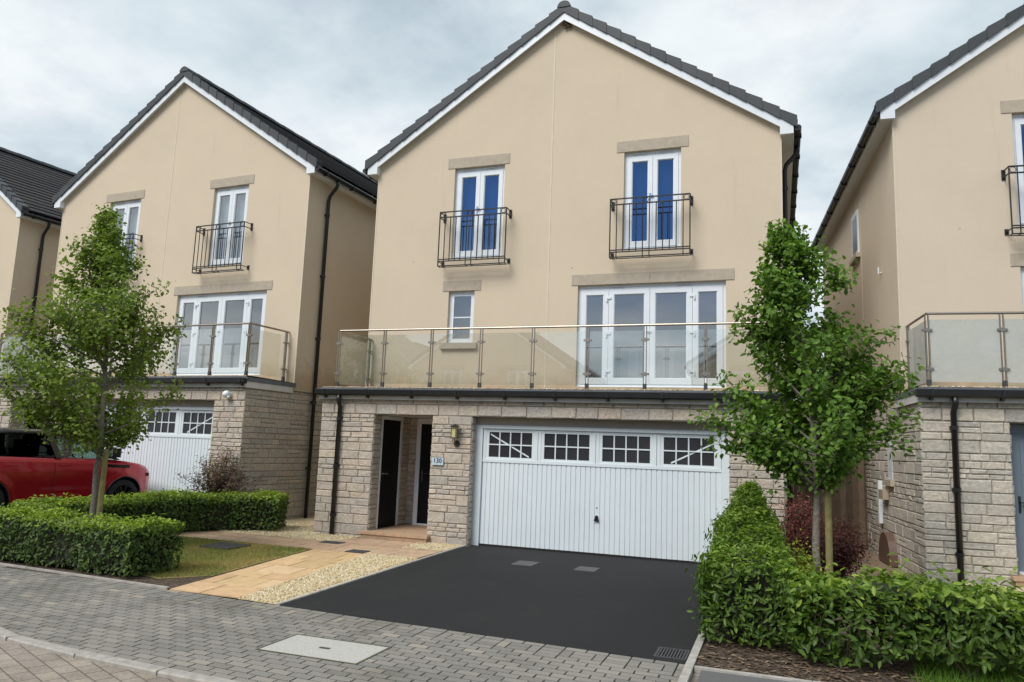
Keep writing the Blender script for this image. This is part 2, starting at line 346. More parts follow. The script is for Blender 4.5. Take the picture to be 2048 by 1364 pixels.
# ------------------------------------------------------------------ the house type
YU = 1.432; XA, XB, XM = .069, 8.551, 4.31; ZEV, ZAP = 7.676, 10.744; YB = 10.4; SL = .672; ZG = ZAP-SL*(XM-XA)
ZF = 2.56
def french(root, x0, x1, z0, z1, blind_or_painted_sky=None, name='french_door', curtain=False, panels=None, y=YU+.075):
    """white door set: fixed frame, leaves, one pane each"""
    mb = MB(); fw = .055; d0, d1 = y, y+.07
    mb.box(x0, x0+fw, d0, d1, z0, z1); mb.box(x1-fw, x1, d0, d1, z0, z1)
    mb.box(x0+fw, x1-fw, d0, d1, z1-.10, z1); mb.box(x0+fw, x1-fw, d0, d1, z0, z0+.05)
    mb.box(x0-.02, x1+.02, y-.06, y+.02, z0-.035, z0-.001)
    inner = x1-x0-2*fw; panels = panels or [.5, .5]; panes = []; x = x0+fw; leaves = []
    for i, p in enumerate(panels):
        a, b = x+.003, x+inner*p-.003; x += inner*p; leaves.append((a, b))
        st = .085 if len(panels) == 2 else .10
        z2, z3 = z0+.053, z1-.103; e0, e1 = y-.012, y+.06
        mb.box(a, a+st, e0, e1, z2, z3); mb.box(b-st, b, e0, e1, z2, z3)
        mb.box(a+st, b-st, e0, e1, z2, z2+.11); mb.box(a+st, b-st, e0, e1, z3-.085, z3)
        # glazing bead
        bd = .014
        for (p0, p1, q0, q1) in ((a+st, a+st+bd, z2+.11, z3-.085), (b-st-bd, b-st, z2+.11, z3-.085), (a+st+bd, b-st-bd, z2+.11, z2+.11+bd), (a+st+bd, b-st-bd, z3-.085-bd, z3-.085)):
            mb.box(p0, p1, y+.004, y+.05, q0, q1)
        panes.append((a+st, b-st, z2+.11, z3-.085))
    d = mb.build(name, M['white'], root)
    for (a, b, c, e) in panes:
        m = MB(); m.box(a+.001, b-.001, y+.022, y+.028, c+.001, e-.001); m.build('pane', M['glass'], d)
    # vents on the head
    for k in (.27, .73):
        v = MB(); c = x0+(x1-x0)*k; v.box(c-.15, c+.15, y-.018, y-.001, z1-.062, z1-.035); v.box(c-.14, c+.14, y-.022, y-.0185, z1-.055, z1-.049, 1); v.build('vent', [M['white'], M['lead']], d)
    hm = M['white'] if len(panels) > 2 else M['chrome']
    xs = (x0+x1)/2
    hn = MB(); hn.box(xs-.012-.045, xs+.012-.045, y-.02, y-.0125, z0+.93, z0+1.13); hn.box(xs-.045-.01, xs+.07-.045, y-.05, y-.03, z0+1.06, z0+1.08); hn.box(xs-.055, xs-.035, y-.03, y-.02, z0+1.06, z0+1.08)
    hn.build('handle', hm, d)
    if len(panels) > 2:
        for (a, b), s in zip(leaves[1:3], (-1, 1)):
            px = a if s < 0 else b
            for zz in (z0+.28, z0+1.02, z0+1.72):
                h = MB(); h.box(px-.045, px+.045, y-.032, y-.0125, zz, zz+.045); h.box(px+s*.04-.012, px+s*.04+.012, y-.04, y-.0125, zz-.055, zz+.02); h.build('hinge', M['white'], d)
    if blind_or_painted_sky:
        m = MB(); m.box(x0+.02, x1-.02, y+.14, y+.146, z0+.02, z1-.02); m.build('blind', M[blind_or_painted_sky], d)  # pale sheet is a blind; blue sheet holds the sky reflection as colour
    if curtain:
        m = MB(); n = 60
        for i in range(n):
            f0, f1 = i/n, (i+1)/n; a = x0+.03+(x1-x0-.06)*f0; b = x0+.03+(x1-x0-.06)*f1
            ya, yb = y+.11+.012*math.sin(f0*70), y+.11+.012*math.sin(f1*70)
            m.poly([(a, ya, z0+.05), (b, yb, z0+.05), (b, yb, z0+.95), (a, ya, z0+.95)])
        m.build('curtain', M['curtain'], d)
    return d
def juliet(root, x0, x1, z0, z1):
    mb = MB(); yf = YU-.25; r = .011
    def bar(p, q, rr=r): mb.tube([p, q], rr, 6)
    for zz in (z1, z1-.115):
        mb.box(x0, x1, yf-.012, yf+.012, zz-.011, zz+.011)
    for zz in (z0+.14, z0+.10):
        mb.box(x0, x1, yf-.010, yf+.010, zz-.010, zz+.010)
    mb.box(x0, x1, yf-.010, yf+.010, z0-.010, z0+.010)
    mb.box(x0+.02, x1-.02, yf+.11, yf+.125, z0-.007, z0+.007)
    for x in (x0, x1):
        mb.box(x-.009, x+.009, yf-.012, YU-.015, z1-.0081, z1+.0081); mb.box(x-.009, x+.009, yf-.012, YU-.015, z1-.1231, z1-.107)
        mb.box(x-.009, x+.009, yf-.0085, YU-.015, z0+.093, z0+.107)
        bar((x, yf, z0+.0), (x, yf, z1-.001), .013)
        mb.box(x-.03, x+.03, YU-.016, YU-.001, z1-.15, z1+.03); mb.box(x-.03, x+.03, YU-.016, YU-.001, z0+.05, z0+.15)
        mb.box(x-.008, x+.008, yf, yf+.12, z0-.0075, z0+.0075)
    n = 12; w = (x1-x0)/n
    for i in range(1, n):
        x = x0+w*i; low = z0 if i in (1, n//2, n-1, n//2-1) else z0+.10
        bar((x, yf, low), (x, yf, z1-.11), .0105)
        if i in (1, n//2, n-1, n//2-1): bar((x, yf, z0), (x, yf+.12, z0), .010); bar((x, yf, z1-.11), (x, yf, z1), .010)
    for k in (.5, n/2-.5, n-.5):
        cx, cz, R = x0+w*k, z1-.058, .045
        mb.tube([(cx+R*math.cos(a), yf, cz+R*math.sin(a)) for a in [2*math.pi*j/14 for j in range(15)]], .006, 6, cap=False)
    return mb.build('balcony_railing', M['iron'], root)
def downpipe(root, pts, brackets, wall, r=.043):
    mb = MB(); mb.tube(pts, r, 10); p = mb.build('downpipe', M['black'], root, True)
    for (x, y, z) in brackets:
        b = MB(); b.tube([(x, y, z-.03), (x, y, z+.03)], r+.012, 10)
        b.obox((x+wall[0]*.035, y+wall[1]*.035, z), (.055 if wall[1] else .035, 0, 0), (0, .055 if wall[0] else .035, 0), (0, 0, .02))
        b.build('bracket', M['black'], p)
    return p

def house(pose, label, seed, render='render', stone='stone', porch='recess', blind_or_painted_sky='blind', curtain=False, detail=True, glass='rail_glass', lamp=False, sign=False, group='gabled cream houses along the street', floodlamp=False, sidewin=False, drop=.35):
    rng = random.Random(seed)
    root = empty('house', pose[:3], pose[3]); tag(root, label, 'house', group)
    ST = [M[stone], M['mortar']]
    # ---- ground storey stone
    mb = MB(); zb = -drop; zt = ZF+.06
    mb.box(0, 1.155, 0, .30, zb, 2.298, 1); mb.box(2.393, 3.171, 0, .30, zb, 2.298, 1); mb.box(7.69, 8.5, 0, .30, zb, 2.298, 1)
    mb.box(0, 8.5, 0, .30, 2.2981, zt, 1)
    mb.box(0, .25, .3001, YB, zb, zt, 1); mb.box(8.25, 8.5, .3001, YB, zb, zt, 1)
    mb.box(.2501, 8.2499, YB-.2, YB, zb, zt, 1)
    F = ((1, 0, 0), (0, 0, 1), (0, -1, 0))
    for a, b in ((-.018, 1.165), (2.385, 3.18), (7.68, 8.518)):
        stone_face(mb, rng, (a, 0, zb), *F, b-a, 2.296-zb)
    stone_face(mb, rng, (-.018, 0, 2.300), *F, 8.536, .195, .195)
    stone_face(mb, rng, (-.018, 0, 2.497), *F, 8.536, zt-2.497, zt-2.497)
    if detail:
        stone_face(mb, rng, (8.5, 0, zb), (0, 1, 0), (0, 0, 1), (1, 0, 0), YB, zt-zb)
        stone_face(mb, rng, (0, YB, zb), (0, -1, 0), (0, 0, 1), (-1, 0, 0), YB, zt-zb)
        stone_face(mb, rng, (3.171, 0, zb), (0, 1, 0), (0, 0, 1), (1, 0, 0), .19, 2.296-zb)
        stone_face(mb, rng, (7.69, .19, zb), (0, -1, 0), (0, 0, 1), (-1, 0, 0), .19, 2.296-zb)
        stone_face(mb, rng, (1.155, 0, zb), (0, 1, 0), (0, 0, 1), (1, 0, 0), .30, 2.296-zb)
        stone_face(mb, rng, (2.393, .30, zb), (0, -1, 0), (0, 0, 1), (-1, 0, 0), .30, 2.296-zb)
    mb.build('stone_wall', ST, root)
    # ---- porch
    mb = MB(); mb.box(1.09, 2.44, -.13, 0, zb, .08, 0, .3); mb.box(1.06, 2.46, -.15, 0, .0801, .13, 0, .6)
    mb.box(1.157, 2.391, .0001, 1.50, zb, .13, 0, .5); mb.build('porch_step', M['slab_pink'], root)
    if porch == 'recess':
        mb = MB()
        mb.box(.95, 1.155, 1.16, 1.50, .131, 2.29, 1); mb.box(2.393, 2.6, .3001, 1.50, .131, 2.29, 1); mb.box(1.155, 2.393, 1.5001, 1.60, .131, 2.29, 1)
        stone_face(mb, rng, (1.155, 1.17, .131), (0, 1, 0), (0, 0, 1), (1, 0, 0), .33, 2.16)
        stone_face(mb, rng, (1.155, 1.5, .131), *F, .21, 2.16)
        mb.build('porch_wall', ST, root)
        c = MB(); c.box(1.157, 2.391, .0, 1.5, 2.2985, 2.3015); c.build('porch_ceiling', M['white'], root)
        cd = MB(); cd.box(1.10, 1.150, .36, 1.10, .14, 2.22); cdo = cd.build('cupboard_door', M['blackdoor'], root)
        fr = MB(); fr.box(1.09, 1.165, 1.101, 1.16, .131, 2.29); fr.box(1.09, 1.165, .301, .359, .131, 2.29); fr.box(1.09, 1.165, .3591, 1.1009, 2.221, 2.29); fr.build('frame', M['white'], cdo)
        hn = MB(); hn.box(1.151, 1.160, .41, .44, 1.02, 1.24); hn.tube([(1.160, .425, 1.17), (1.20, .425, 1.17), (1.20, .56, 1.17)], .010, 6); hn.build('handle', M['chrome'], cdo)
        fd = MB(); fd.box(1.46, 2.30, 1.44, 1.485, .17, 2.18); fdo = fd.build('front_door', M['blackdoor'], root)
        fr = MB(); fr.box(1.365, 1.459, 1.425, 1.499, .131, 2.29); fr.box(2.301, 2.392, 1.425, 1.499, .131, 2.29); fr.box(1.4591, 2.3009, 1.425, 1.499, 2.181, 2.29); fr.box(1.4591, 2.3009, 1.425, 1.499, .131, .169); fr.build('frame', M['white'], fdo)
        hn = MB(); hn.box(1.51, 1.54, 1.431, 1.439, 1.0, 1.24); hn.tube([(1.525, 1.431, 1.17), (1.525, 1.39, 1.17), (1.65, 1.39, 1.17)], .010, 6); hn.build('handle', M['chrome'], fdo)
    else:
        fd = MB(); fd.box(1.25, 2.30, .24, .29, .17, 2.16)
        for (a, b, c, d) in ((1.36, 1.40, .5, 2.0), (2.15, 2.19, .5, 2.0)): fd.box(a, b, .232, .2399, c, d)
        fdo = fd.build('front_door', M['greydoor'], root)
        fr = MB(); fr.box(1.160, 1.2495, .22, .299, .131, 2.29); fr.box(2.3005, 2.39, .22, .299, .131, 2.29); fr.box(1.2496, 2.3004, .22, .299, 2.161, 2.29); fr.box(1.2496, 2.3004, .20, .299, .131, .169, 1); fr.build('frame', [M['greydoor'], M['white']], fdo)
        dm = MB()
        for zz in (1.55, ):
            cx, s = 1.50, .13
            q = [(cx, zz-s), (cx+s, zz), (cx, zz+s), (cx-s, zz)]
            for i in range(4):
                a, b = q[i], q[(i+1) % 4]; dm.tube([(a[0], .236, a[1]), (b[0], .236, b[1])], .007, 6)
        dm.build('diamond_moulding', M['lead'], fdo)
        hn = MB(); hn.box(1.30, 1.33, .23, .2395, 1.0, 1.24); hn.tube([(1.315, .231, 1.15), (1.315, .19, 1.15), (1.45, .19, 1.15)], .012, 6); hn.build('handle', M['black'], fdo)
    # ---- garage door
    gx0, gx1, gy, gz = 3.221, 7.641, .196, 2.158
    mb = MB(); mb.box(3.172, 7.689, gy+.01, gy+.09, gz+.0005, 2.297); mb.build('garage_head', M['fascia_head'], root)
    mb = MB(); lx0, lx1 = gx0+.10, gx1-.10; y0 = gy+.035
    rt = 1.49; wz0, wz1 = 1.585, 2.035; ltop = gz-.065
    # corrugated lower panel
    n = 48; w = (lx1-lx0)/n; prof = []
    for i in range(n):
        a = lx0+w*i
        if i % 2 == 0: g = w*.20
        else: g = w*.12
        prof += [(a, y0+.016), (a+g*.35, y0+.016), (a+g, y0), (a+w-.004, y0)]
    prof.append((lx1, y0))
    for (xa, ya), (xb, yb) in zip(prof, prof[1:]): mb.poly([(xa, ya, .035), (xb, yb, .035), (xb, yb, rt), (xa, ya, rt)])
    # upper band: rails, stiles, glazing bars
    cw = (lx1-lx0)/4; pos = []
    mb.box(lx0, lx1, y0-.012, y0+.03, rt, rt+.055); mb.box(lx0, lx1, y0-.006, y0+.03, ltop-.03, ltop)
    for i in range(4):
        a = lx0+cw*i; px0, px1 = a+.115, a+cw-.115
        pos.append((px0, px1))
        mb.box(a+.004, a+.06, y0-.0065, y0+.03, rt+.0551, ltop-.0301); mb.box(a+cw-.06, a+cw-.004, y0-.0065, y0+.03, rt+.0551, ltop-.0301)
        mb.box(a+.0601, px0-.0, y0+.001, y0+.03, rt+.0551, ltop-.0301); mb.box(px1, a+cw-.0601, y0+.001, y0+.03, rt+.0551, ltop-.0301)
        mb.box(px0, px1, y0+.0012, y0+.03, rt+.0551, wz0); mb.box(px0, px1, y0+.0012, y0+.03, wz1, ltop-.0301)
        for k in range(1, 4):
            x = px0+(px1-px0)*k/4; mb.box(x-.011, x+.011, y0+.002, y0+.02, wz0, wz1)
        mz = (wz0+wz1)/2; mb.box(px0, px1, y0+.0025, y0+.021, mz-.011, mz+.011)
    gd = mb.build('garage_door', M['garage'], root)
    for i, (a, b) in enumerate(pos):
        m = MB(); m.box(a, b, y0+.022, y0+.027, wz0, wz1); m.build('pane', M['darkglass'], gd)
        if i in (0, 3):
            s = 1 if i == 0 else -1; q0, q1 = (a+.02, b-.06) if s > 0 else (a+.12, b)
            zz = (wz1-.04, wz0+.02) if s > 0 else (wz0+.02, wz1-.08)
            m = MB(); m.obox(((q0+q1)/2, y0+.0205, (zz[0]+zz[1])/2), ((q1-q0)/2, 0, (zz[1]-zz[0])/2), (0, .0012, 0), (0, 0, .014)); m.build('brace', M['garage'], gd)
    fr = MB(); fr.box(3.1725, lx0-.004, gy, gy+.07, .0, gz); fr.box(lx1+.004, 7.6885, gy, gy+.07, .0, gz); fr.box(lx0-.0039, lx1+.0039, gy, gy+.07, ltop+.004, gz); fr.build('frame', M['garage'], gd)
    sl = MB(); sl.box(lx0, lx1, y0+.004, y0+.04, .004, .034); sl.build('bottom_seal', M['drivejoint'], gd)
    hn = MB(); hx, hz = (lx0+lx1)/2+.04, .62; hn.lathe([(0, -.03), (.018, -.03), (.026, -.012), (.026, 0)], (hx, y0, hz+.02), 'y', 12)
    hn.poly([(hx-.045, y0-.032, hz-.05), (hx+.045, y0-.032, hz-.05), (hx+.018, y0-.032, hz+.04), (hx-.018, y0-.032, hz+.04)])
    for a, b in (((-.045, -.05), (.045, -.05)), ((.045, -.05), (.018, .04)), ((.018, .04), (-.018, .04)), ((-.018, .04), (-.045, -.05))):
        hn.poly([(hx+a[0], y0-.032, hz+a[1]), (hx+a[0], y0-.012, hz+a[1]), (hx+b[0], y0-.012, hz+b[1]), (hx+b[0], y0-.032, hz+b[1])])
    hn.build('handle', M['black'], gd); hn = MB(); hn.lathe([(0, -.006), (.012, -.006), (.012, 0)], (hx, y0, hz+.17), 'y', 10); hn.build('lock', M['black'], gd)
    # ---- terrace over the garage
    mb = MB(); mb.box(-.03, 8.53, -.06, YU+.1, zt+.0005, 2.775, 1); mb.box(-.028, 8.528, -.075, -.0605, 2.741, 2.80, 1); q = [(-.06, 2.776), (-.045, 2.815), (.10, 2.825), (YU, 2.80)]
    for (ya, za), (yb, zb2) in zip(q, q[1:]): mb.poly([(-.03, ya, za), (8.53, ya, za), (8.53, yb, zb2), (-.03, yb, zb2)], 0)
    te = mb.build('terrace_deck', [M['roofgravel'], M['lead']], root)
    pm = MB()
    for i in range(1100 if detail else 0):
        x, y, s = rng.uniform(0, 8.5), rng.choice((rng.uniform(-.065, .0), rng.uniform(-.05, .15))), rng.uniform(.008, .016)
        a = rng.random()*6; c = Vector((x, y, 2.808)); q = [c+Vector((math.cos(a+k*1.57)*s*1.3, math.sin(a+k*1.57)*s, 0)) for k in range(4)]; t = c+Vector((0, 0, s*1.3)); tt = rng.random()
        for k in range(4): pm.poly([q[k], q[(k+1) % 4], t], 0, tt)
    if detail: pm.build('gravel_dressing', M['pebble'], te)['kind'] = 'stuff'
    mb = MB(); mb.box(-.05, 8.55, -.085, -.0605, ZF+.018, 2.74); mb.box(8.5305, 8.555, -.06, YU-.02, ZF+.01, 2.70); mb.box(-.055, -.0305, -.06, YU-.02, ZF+.01, 2.70); mb.build('terrace_fascia', M['fascia'], root)
    mb = MB(); mb.box(8.5305, 8.57, -.06, YU+.05, 2.7005, 2.79); mb.build('terrace_edge_trim', M['lead'], root); mb = MB(); mb.box(-.07, -.0305, -.06, YU+.05, 2.7005, 2.79); mb.build('terrace_edge_trim', M['lead'], root)
    g = MB(); x0, x1 = -.09, 8.60; sec = [(-.086, 2.755), (-.086, 2.665), (-.105, 2.645), (-.165, 2.645), (-.19, 2.668), (-.196, 2.755), (-.19, 2.762), (-.17, 2.762), (-.17, 2.745), (-.1, 2.745)]
    for a, b in zip(sec, sec[1:]+sec[:1]): g.poly([(x0, a[0], a[1]), (x1, a[0], a[1]), (x1, b[0], b[1]), (x0, b[0], b[1])])
    for x in (x0, x1): g.poly([(x, a, b) for a, b in sec])
    go = g.build('gutter', M['black'], root)
    for i in range(10):
        x = .12+i*.93; b = MB(); b.box(x-.02, x+.02, -.155, -.0855, 2.60, 2.6445); b.box(x-.018, x+.018, -.205, -.1965, 2.66, 2.762); b.build('gutter_bracket', M['black'], go)
    downpipe(root, [(.43, -.14, 2.65), (.43, -.14, 2.56), (.42, -.06, 2.42), (.42, -.06, .02-pose[2])], [(.42, -.06, z) for z in (2.2, 1.3, .38)], (0, 1))
    # ---- balustrade
    zr = 3.957; yr = .166; xs = [.169+1.018*i for i in range(9)]; rr = .021
    h = MB(); h.tube([(xs[0], YU-.02, zr), (xs[0], yr, zr), (xs[-1], yr, zr), (xs[-1], YU-.02, zr)], rr, 10)
    bal = h.build('balustrade', M['steel'], root, False)
    def post(x, y, ax):
        p = MB()
        for d in (-.022, .022):
            if ax: p.box(x+d-.006, x+d+.006, y-.02, y+.02, 2.93, zr-.015)
            else: p.box(x-.02, x+.02, y+d-.006, y+d+.006, 2.93, zr-.015)
        p.box(x-.03, x+.03, y-.026, y+.026, 2.78, 2.9295, 1)
        for zz in (3.10, 3.70):
            if ax: p.box(x-.07, x+.07, y-.028, y+.028, zz-.016, zz+.016); p.box(x-.03, x+.03, y-.033, y+.033, zz-.03, zz+.03)
            else: p.box(x-.028, x+.028, y-.07, y+.07, zz-.016, zz+.016)
        p.build('post', [M['steel'], M['darkfoot']], bal)
    for x in xs: post(x, yr, True)
    for x in (xs[0], xs[-1]): post(x, YU-.10, False)
    for a, b in zip(xs, xs[1:]):
        p = MB(); p.box(a+.035, b-.035, yr-.005, yr+.005, 2.90, 3.86); p.build('glass_pane', M[glass], bal)
    for x in (xs[0], xs[-1]):
        p = MB(); p.box(x-.005, x+.005, yr+.04, YU-.14, 2.90, 3.86); p.build('glass_pane', M[glass], bal)
    # ---- rendered upper walls
    holes = [(1.933, 3.079, 5.673, 7.673), (5.607, 6.720, 5.673, 7.673), (1.925, 2.515, 3.869, 4.974), (4.722, 7.549, 2.985, 4.993)]
    xs_ = sorted({XA, XB, XM}|{h for q in holes for h in q[:2]}); zs_ = sorted({ZF+.062, ZAP, ZG}|{h for q in holes for h in q[2:]})
    mb = MB()
    for a, b in zip(xs_, xs_[1:]):
        for c, d in zip(zs_, zs_[1:]):
            if any(a >= q[0]-1e-6 and b <= q[1]+1e-6 and c >= q[2]-1e-6 and d <= q[3]+1e-6 for q in holes): continue
            pl = [(a, c), (b, c), (b, d), (a, d)]
            pl = clip(pl, SL, -1, ZG-SL*XA); pl = clip(pl, -SL, -1, ZG+SL*XB)
            if len(pl) > 2: mb.poly([(x, YU, z) for x, z in pl])
    for (a, b, c, d) in holes:
        e = YU+.17
        mb.poly([(a, YU, c), (a, YU, d), (a, e, d), (a, e, c)]); mb.poly([(b, YU, c), (b, e, c), (b, e, d), (b, YU, d)])
        mb.poly([(a, YU, d), (b, YU, d), (b, e, d), (a, e, d)]); mb.poly([(a, YU, c), (a, e, c), (b, e, c), (b, YU, c)])
    zl = ZF+.062
    for x, s in ((XA, 1), (XB, -1)):
        q = [(x, YU, zl), (x, YB, zl), (x, YB, ZG), (x, YU, ZG)]
        mb.poly(q if s < 0 else q[::-1])
    mb.poly([(XB, YB, zl), (XA, YB, zl), (XA, YB, ZG), (XM, YB, ZAP), (XB, YB, ZG)])
    mb.build('render_wall', M[render], root)
    for q in ((4.085, 4.115, YU-.006, YU-.0005, 2.80, ZAP-.2), (XB+.0005, XB+.006, 4.6, 4.63, 2.8, ZEV), (XA-.006, XA-.0005, 4.6, 4.63, 2.8, ZEV)):
        mb = MB(); mb.box(*q); mb.build('movement_joint', M['bead'], root)
    for q in ((XA-.006, XA+.02, YU-.0055, YU-.0006, 2.80, ZEV), (XB-.02, XB+.006, YU-.0055, YU-.0006, 2.80, ZEV)):
        mb = MB(); mb.box(*q); mb.build('corner_bead', M['bead'], root)
    mb = MB(); mb.box(.3, 8.2, 1.8, 9.9, 5.25, 5.45); mb.box(.3, 8.2, YU+.25, 9.9, 2.60, 2.9); mb.box(.3, 8.2, YU+.25, 9.9, 7.95, 8.05); mb.box(.3, 8.2, 4.6, 4.7, 2.9001, 5.2499); mb.box(.3, 8.2, 4.6, 4.7, 5.4501, 7.9499); mb.box(.3, 8.2, .62, .72, -.2, 2.55) if porch != 'recess' else mb.box(2.7, 8.2, .62, .72, -.2, 2.55); mb.build('interior', M['interior'], root)
    # ---- lintels, sill
    for (a, b, c, d) in ((1.772, 3.18, 7.673, 7.897), (5.458, 6.861, 7.673, 7.897), (1.788, 2.649, 4.974, 5.192)):
        m = MB(); m.box(a, b, YU-.012, YU+.03, c+.001, d); m.build('lintel', M['lintel'], root)
    m = MB(); m.box(4.597, 6.14, YU-.012, YU+.03, 4.994, 5.207); m.box(6.146, 7.699, YU-.012, YU+.03, 4.994, 5.207); m.build('lintel', M['lintel'], root)
    m = MB(); m.box(1.80, 2.62, YU-.07, YU+.05, 3.745, 3.868); m.build('window_sill', M['lintel'], root)
    # ---- windows
    french(root, 1.935, 3.077, 5.675, 7.671, blind_or_painted_sky, curtain=curtain); french(root, 5.609, 6.718, 5.675, 7.671, blind_or_painted_sky)
    french(root, 4.724, 7.547, 2.99, 4.991, None, 'patio_door', panels=[.205, .295, .295, .205])
    x0, x1, z0, z1, y = 1.927, 2.513, 3.871, 4.972, YU+.075
    mb = MB(); fw = .10
    mb.box(x0, x0+fw, y, y+.07, z0, z1); mb.box(x1-fw, x1, y, y+.07, z0, z1); mb.box(x0+fw, x1-fw, y, y+.07, z0, z0+fw); mb.box(x0+fw, x1-fw, y, y+.07, z1-fw, z1); mb.box(x0+fw, x1-fw, y+.012, y+.04, 4.41, 4.435)
    wd = mb.build('window', M['white'], root)
    for c, d in ((z0+fw, 4.4099), (4.4351, z1-fw)):
        m = MB(); m.box(x0+fw+.001, x1-fw-.001, y+.022, y+.028, c, d); m.build('pane', M['glass'], wd)
    juliet(root, 1.754, 3.243, 5.464, 6.626); juliet(root, 5.40, 6.92, 5.464, 6.626)
    # ---- roof
    zr0 = ZAP+.17; ext = XM-XA+.26; nrm = math.hypot(1, SL); n = 19
    for s in (-1, 1):
        mb = MB(); tot = ext; y0, y1 = YU-.10, YB+.12
        for k in range(n):
            d0, d1 = tot*k/n, tot*(k+1)/n+.03
            for c in range(1):
                t = rng.random()
                za, zb_ = zr0-SL*d0+.035, zr0-SL*d1+.075
                pts = [(XM+s*d0, za), (XM+s*d1, zb_), (XM+s*d1, zb_-.04), (XM+s*d0, za-.05)]
                q = [[(x, y, z) for x, z in pts] for y in (y0, y1)]
                if s > 0: mb.poly([q[0][0], q[0][1], q[1][1], q[1][0]], 0, t); mb.poly([q[0][1], q[0][2], q[1][2], q[1][1]], 0, t)
                else: mb.poly([q[1][0], q[1][1], q[0][1], q[0][0]], 0, t); mb.poly([q[1][1], q[1][2], q[0][2], q[0][1]], 0, t)
        mb.poly([(XM, y0, zr0-.02), (XM+s*ext, y0, zr0-SL*ext-.02), (XM+s*ext, y1, zr0-SL*ext-.02), (XM, y1, zr0-SL-.02+SL)], 0, 0)
        mb.build('roof', M['tile'], root)
        # dry verge caps
        vb = MB(); m_ = 15
        for k in range(m_):
            d0, d1 = ext*k/m_, ext*(k+1)/m_+.02; t = rng.random()
            def rp(d, off): return zr0-SL*d+off
            A = [(XM+s*d0, rp(d0, .085)), (XM+s*d1, rp(d1, .125)), (XM+s*d1, rp(d1, -.10)), (XM+s*d0, rp(d0, -.085))]
            for ya, yb in ((YU-.165, YU+.05),):
                f = [(x, ya+(.012 if i in (0, 3) else 0), z) for i, (x, z) in enumerate(A)]; bk = [(x, yb, z) for x, z in A]
                vb.poly(f if s > 0 else f[::-1], 0, t)
                for i in range(4):
                    q = [f[i], bk[i], bk[(i+1) % 4], f[(i+1) % 4]]; vb.poly(q, 0, t)
        vb.build('verge', M['verge'], root)
        # bargeboard + soffit
        bb = MB(); dmax = XM-XA-.02
        for ya, yb, oa, ob in ((YU-.125, YU-.10, -.25, -.06),):
            A = [(XM, zr0+ob), (XM+s*dmax, zr0-SL*dmax+ob), (XM+s*dmax, zr0-SL*dmax+oa), (XM, zr0+oa)]
            for yy in (ya, yb): bb.poly([(x, yy, z) for x, z in A])
            for i in range(4):
                a, b = A[i], A[(i+1) % 4]; bb.poly([(a[0], ya, a[1]), (a[0], yb, a[1]), (b[0], yb, b[1]), (b[0], ya, b[1])])
            bb.poly([(XM, yb, zr0-.19), (XM+s*dmax, yb, zr0-SL*dmax-.19), (XM+s*dmax, YU+.02, zr0-SL*dmax-.19), (XM, YU+.02, zr0-.19)])
        do, de = XM-XA-.021, XM-XA+.215; xo, xe = XM+s*do, XM+s*de; zc = 7.70
        a, b = min(xo, xe), max(xo, xe)
        pr = [(xo, ZEV+.0), (xe, ZEV+.0), (xe, zr0-SL*de-.07), (xo, zr0-SL*do-.07)]
        for yy in (YU-.130, YU+.03): bb.poly([(x, yy, z) for x, z in pr])
        for i in range(4):
            p_, q_ = pr[i], pr[(i+1) % 4]; bb.poly([(p_[0], YU-.130, p_[1]), (p_[0], YU+.03, p_[1]), (q_[0], YU+.03, q_[1]), (q_[0], YU-.130, q_[1])])
        bb.build('bargeboard', M['white'], root)
        sf = MB(); sf.box(a, b, YU+.0301, YB+.05, ZEV+.002, ZEV+.018); sf.box(xe-.012, xe+.012, YU+.0302, YB+.05, ZEV+.0181, zr0-SL*de-.06); sf.build('soffit', M['white'], root)
        gx = xe+s*.078; g = MB(); gz0 = 7.775
        g.tube([(gx, YU-.13, gz0), (gx, YB+.1, gz0)], .06, 10); gt = g.build('gutter', M['black'], root)
        for i in range(9):
            b_ = MB(); yy = YU+.2+i*1.05; b_.box(gx-.068, gx+.068, yy-.02, yy+.02, gz0-.075, gz0+.02); b_.build('gutter_bracket', M['black'], gt)
    rd = MB(); rt_ = []
    L = (YB+.1-(YU-.17))/22
    for k in range(22):
        ya, yb = YU-.17+L*k, YU-.17+L*(k+1)+.02; rr_ = .145+(.008 if k % 2 else 0)
        n0 = len(rd.v)
        for y in (ya, yb):
            for j in range(9):
                a_ = math.pi*j/8; rd.v.append((XM+rr_*math.cos(a_), y, zr0-.0+.11*0+(rr_*math.sin(a_))*.95+.02))
        for j in range(8): rd.f.append((n0+j, n0+j+1, n0+9+j+1, n0+9+j)); rd.m.append(0); rd.t.append(rng.random())
        if k == 0: rd.f.append(tuple(n0+j for j in range(9))); rd.m.append(0); rd.t.append(.5)
    rd.build('ridge_tile', M['verge'], root)
    if sign:
        m = MB()
        for k in range(14):
            m.lathe([(0, -.03), (.03, -.012), (.032, .01), (0, .03)], (XM+.03+rng.uniform(-.06, .10), YU-.04+rng.uniform(-.02, .02), ZAP-.16+rng.uniform(-.07, .05)), 'z', 6)
        m.build('nest_remains', M['twig'], root)
    # ---- side downpipe with swan neck
    downpipe(root, [(XB+.29, 2.1, ZEV+.06), (XB+.29, 2.1, ZEV-.04), (XB+.27, 2.1, ZEV-.10), (XB+.09, 2.1, ZEV-.30), (XB+.06, 2.1, ZEV-.42), (XB+.06, 2.1, .0-pose[2])], [(XB+.06, 2.1, z) for z in (6.9, 5.4, 3.9, 2.4, .9)], (-1, 0))
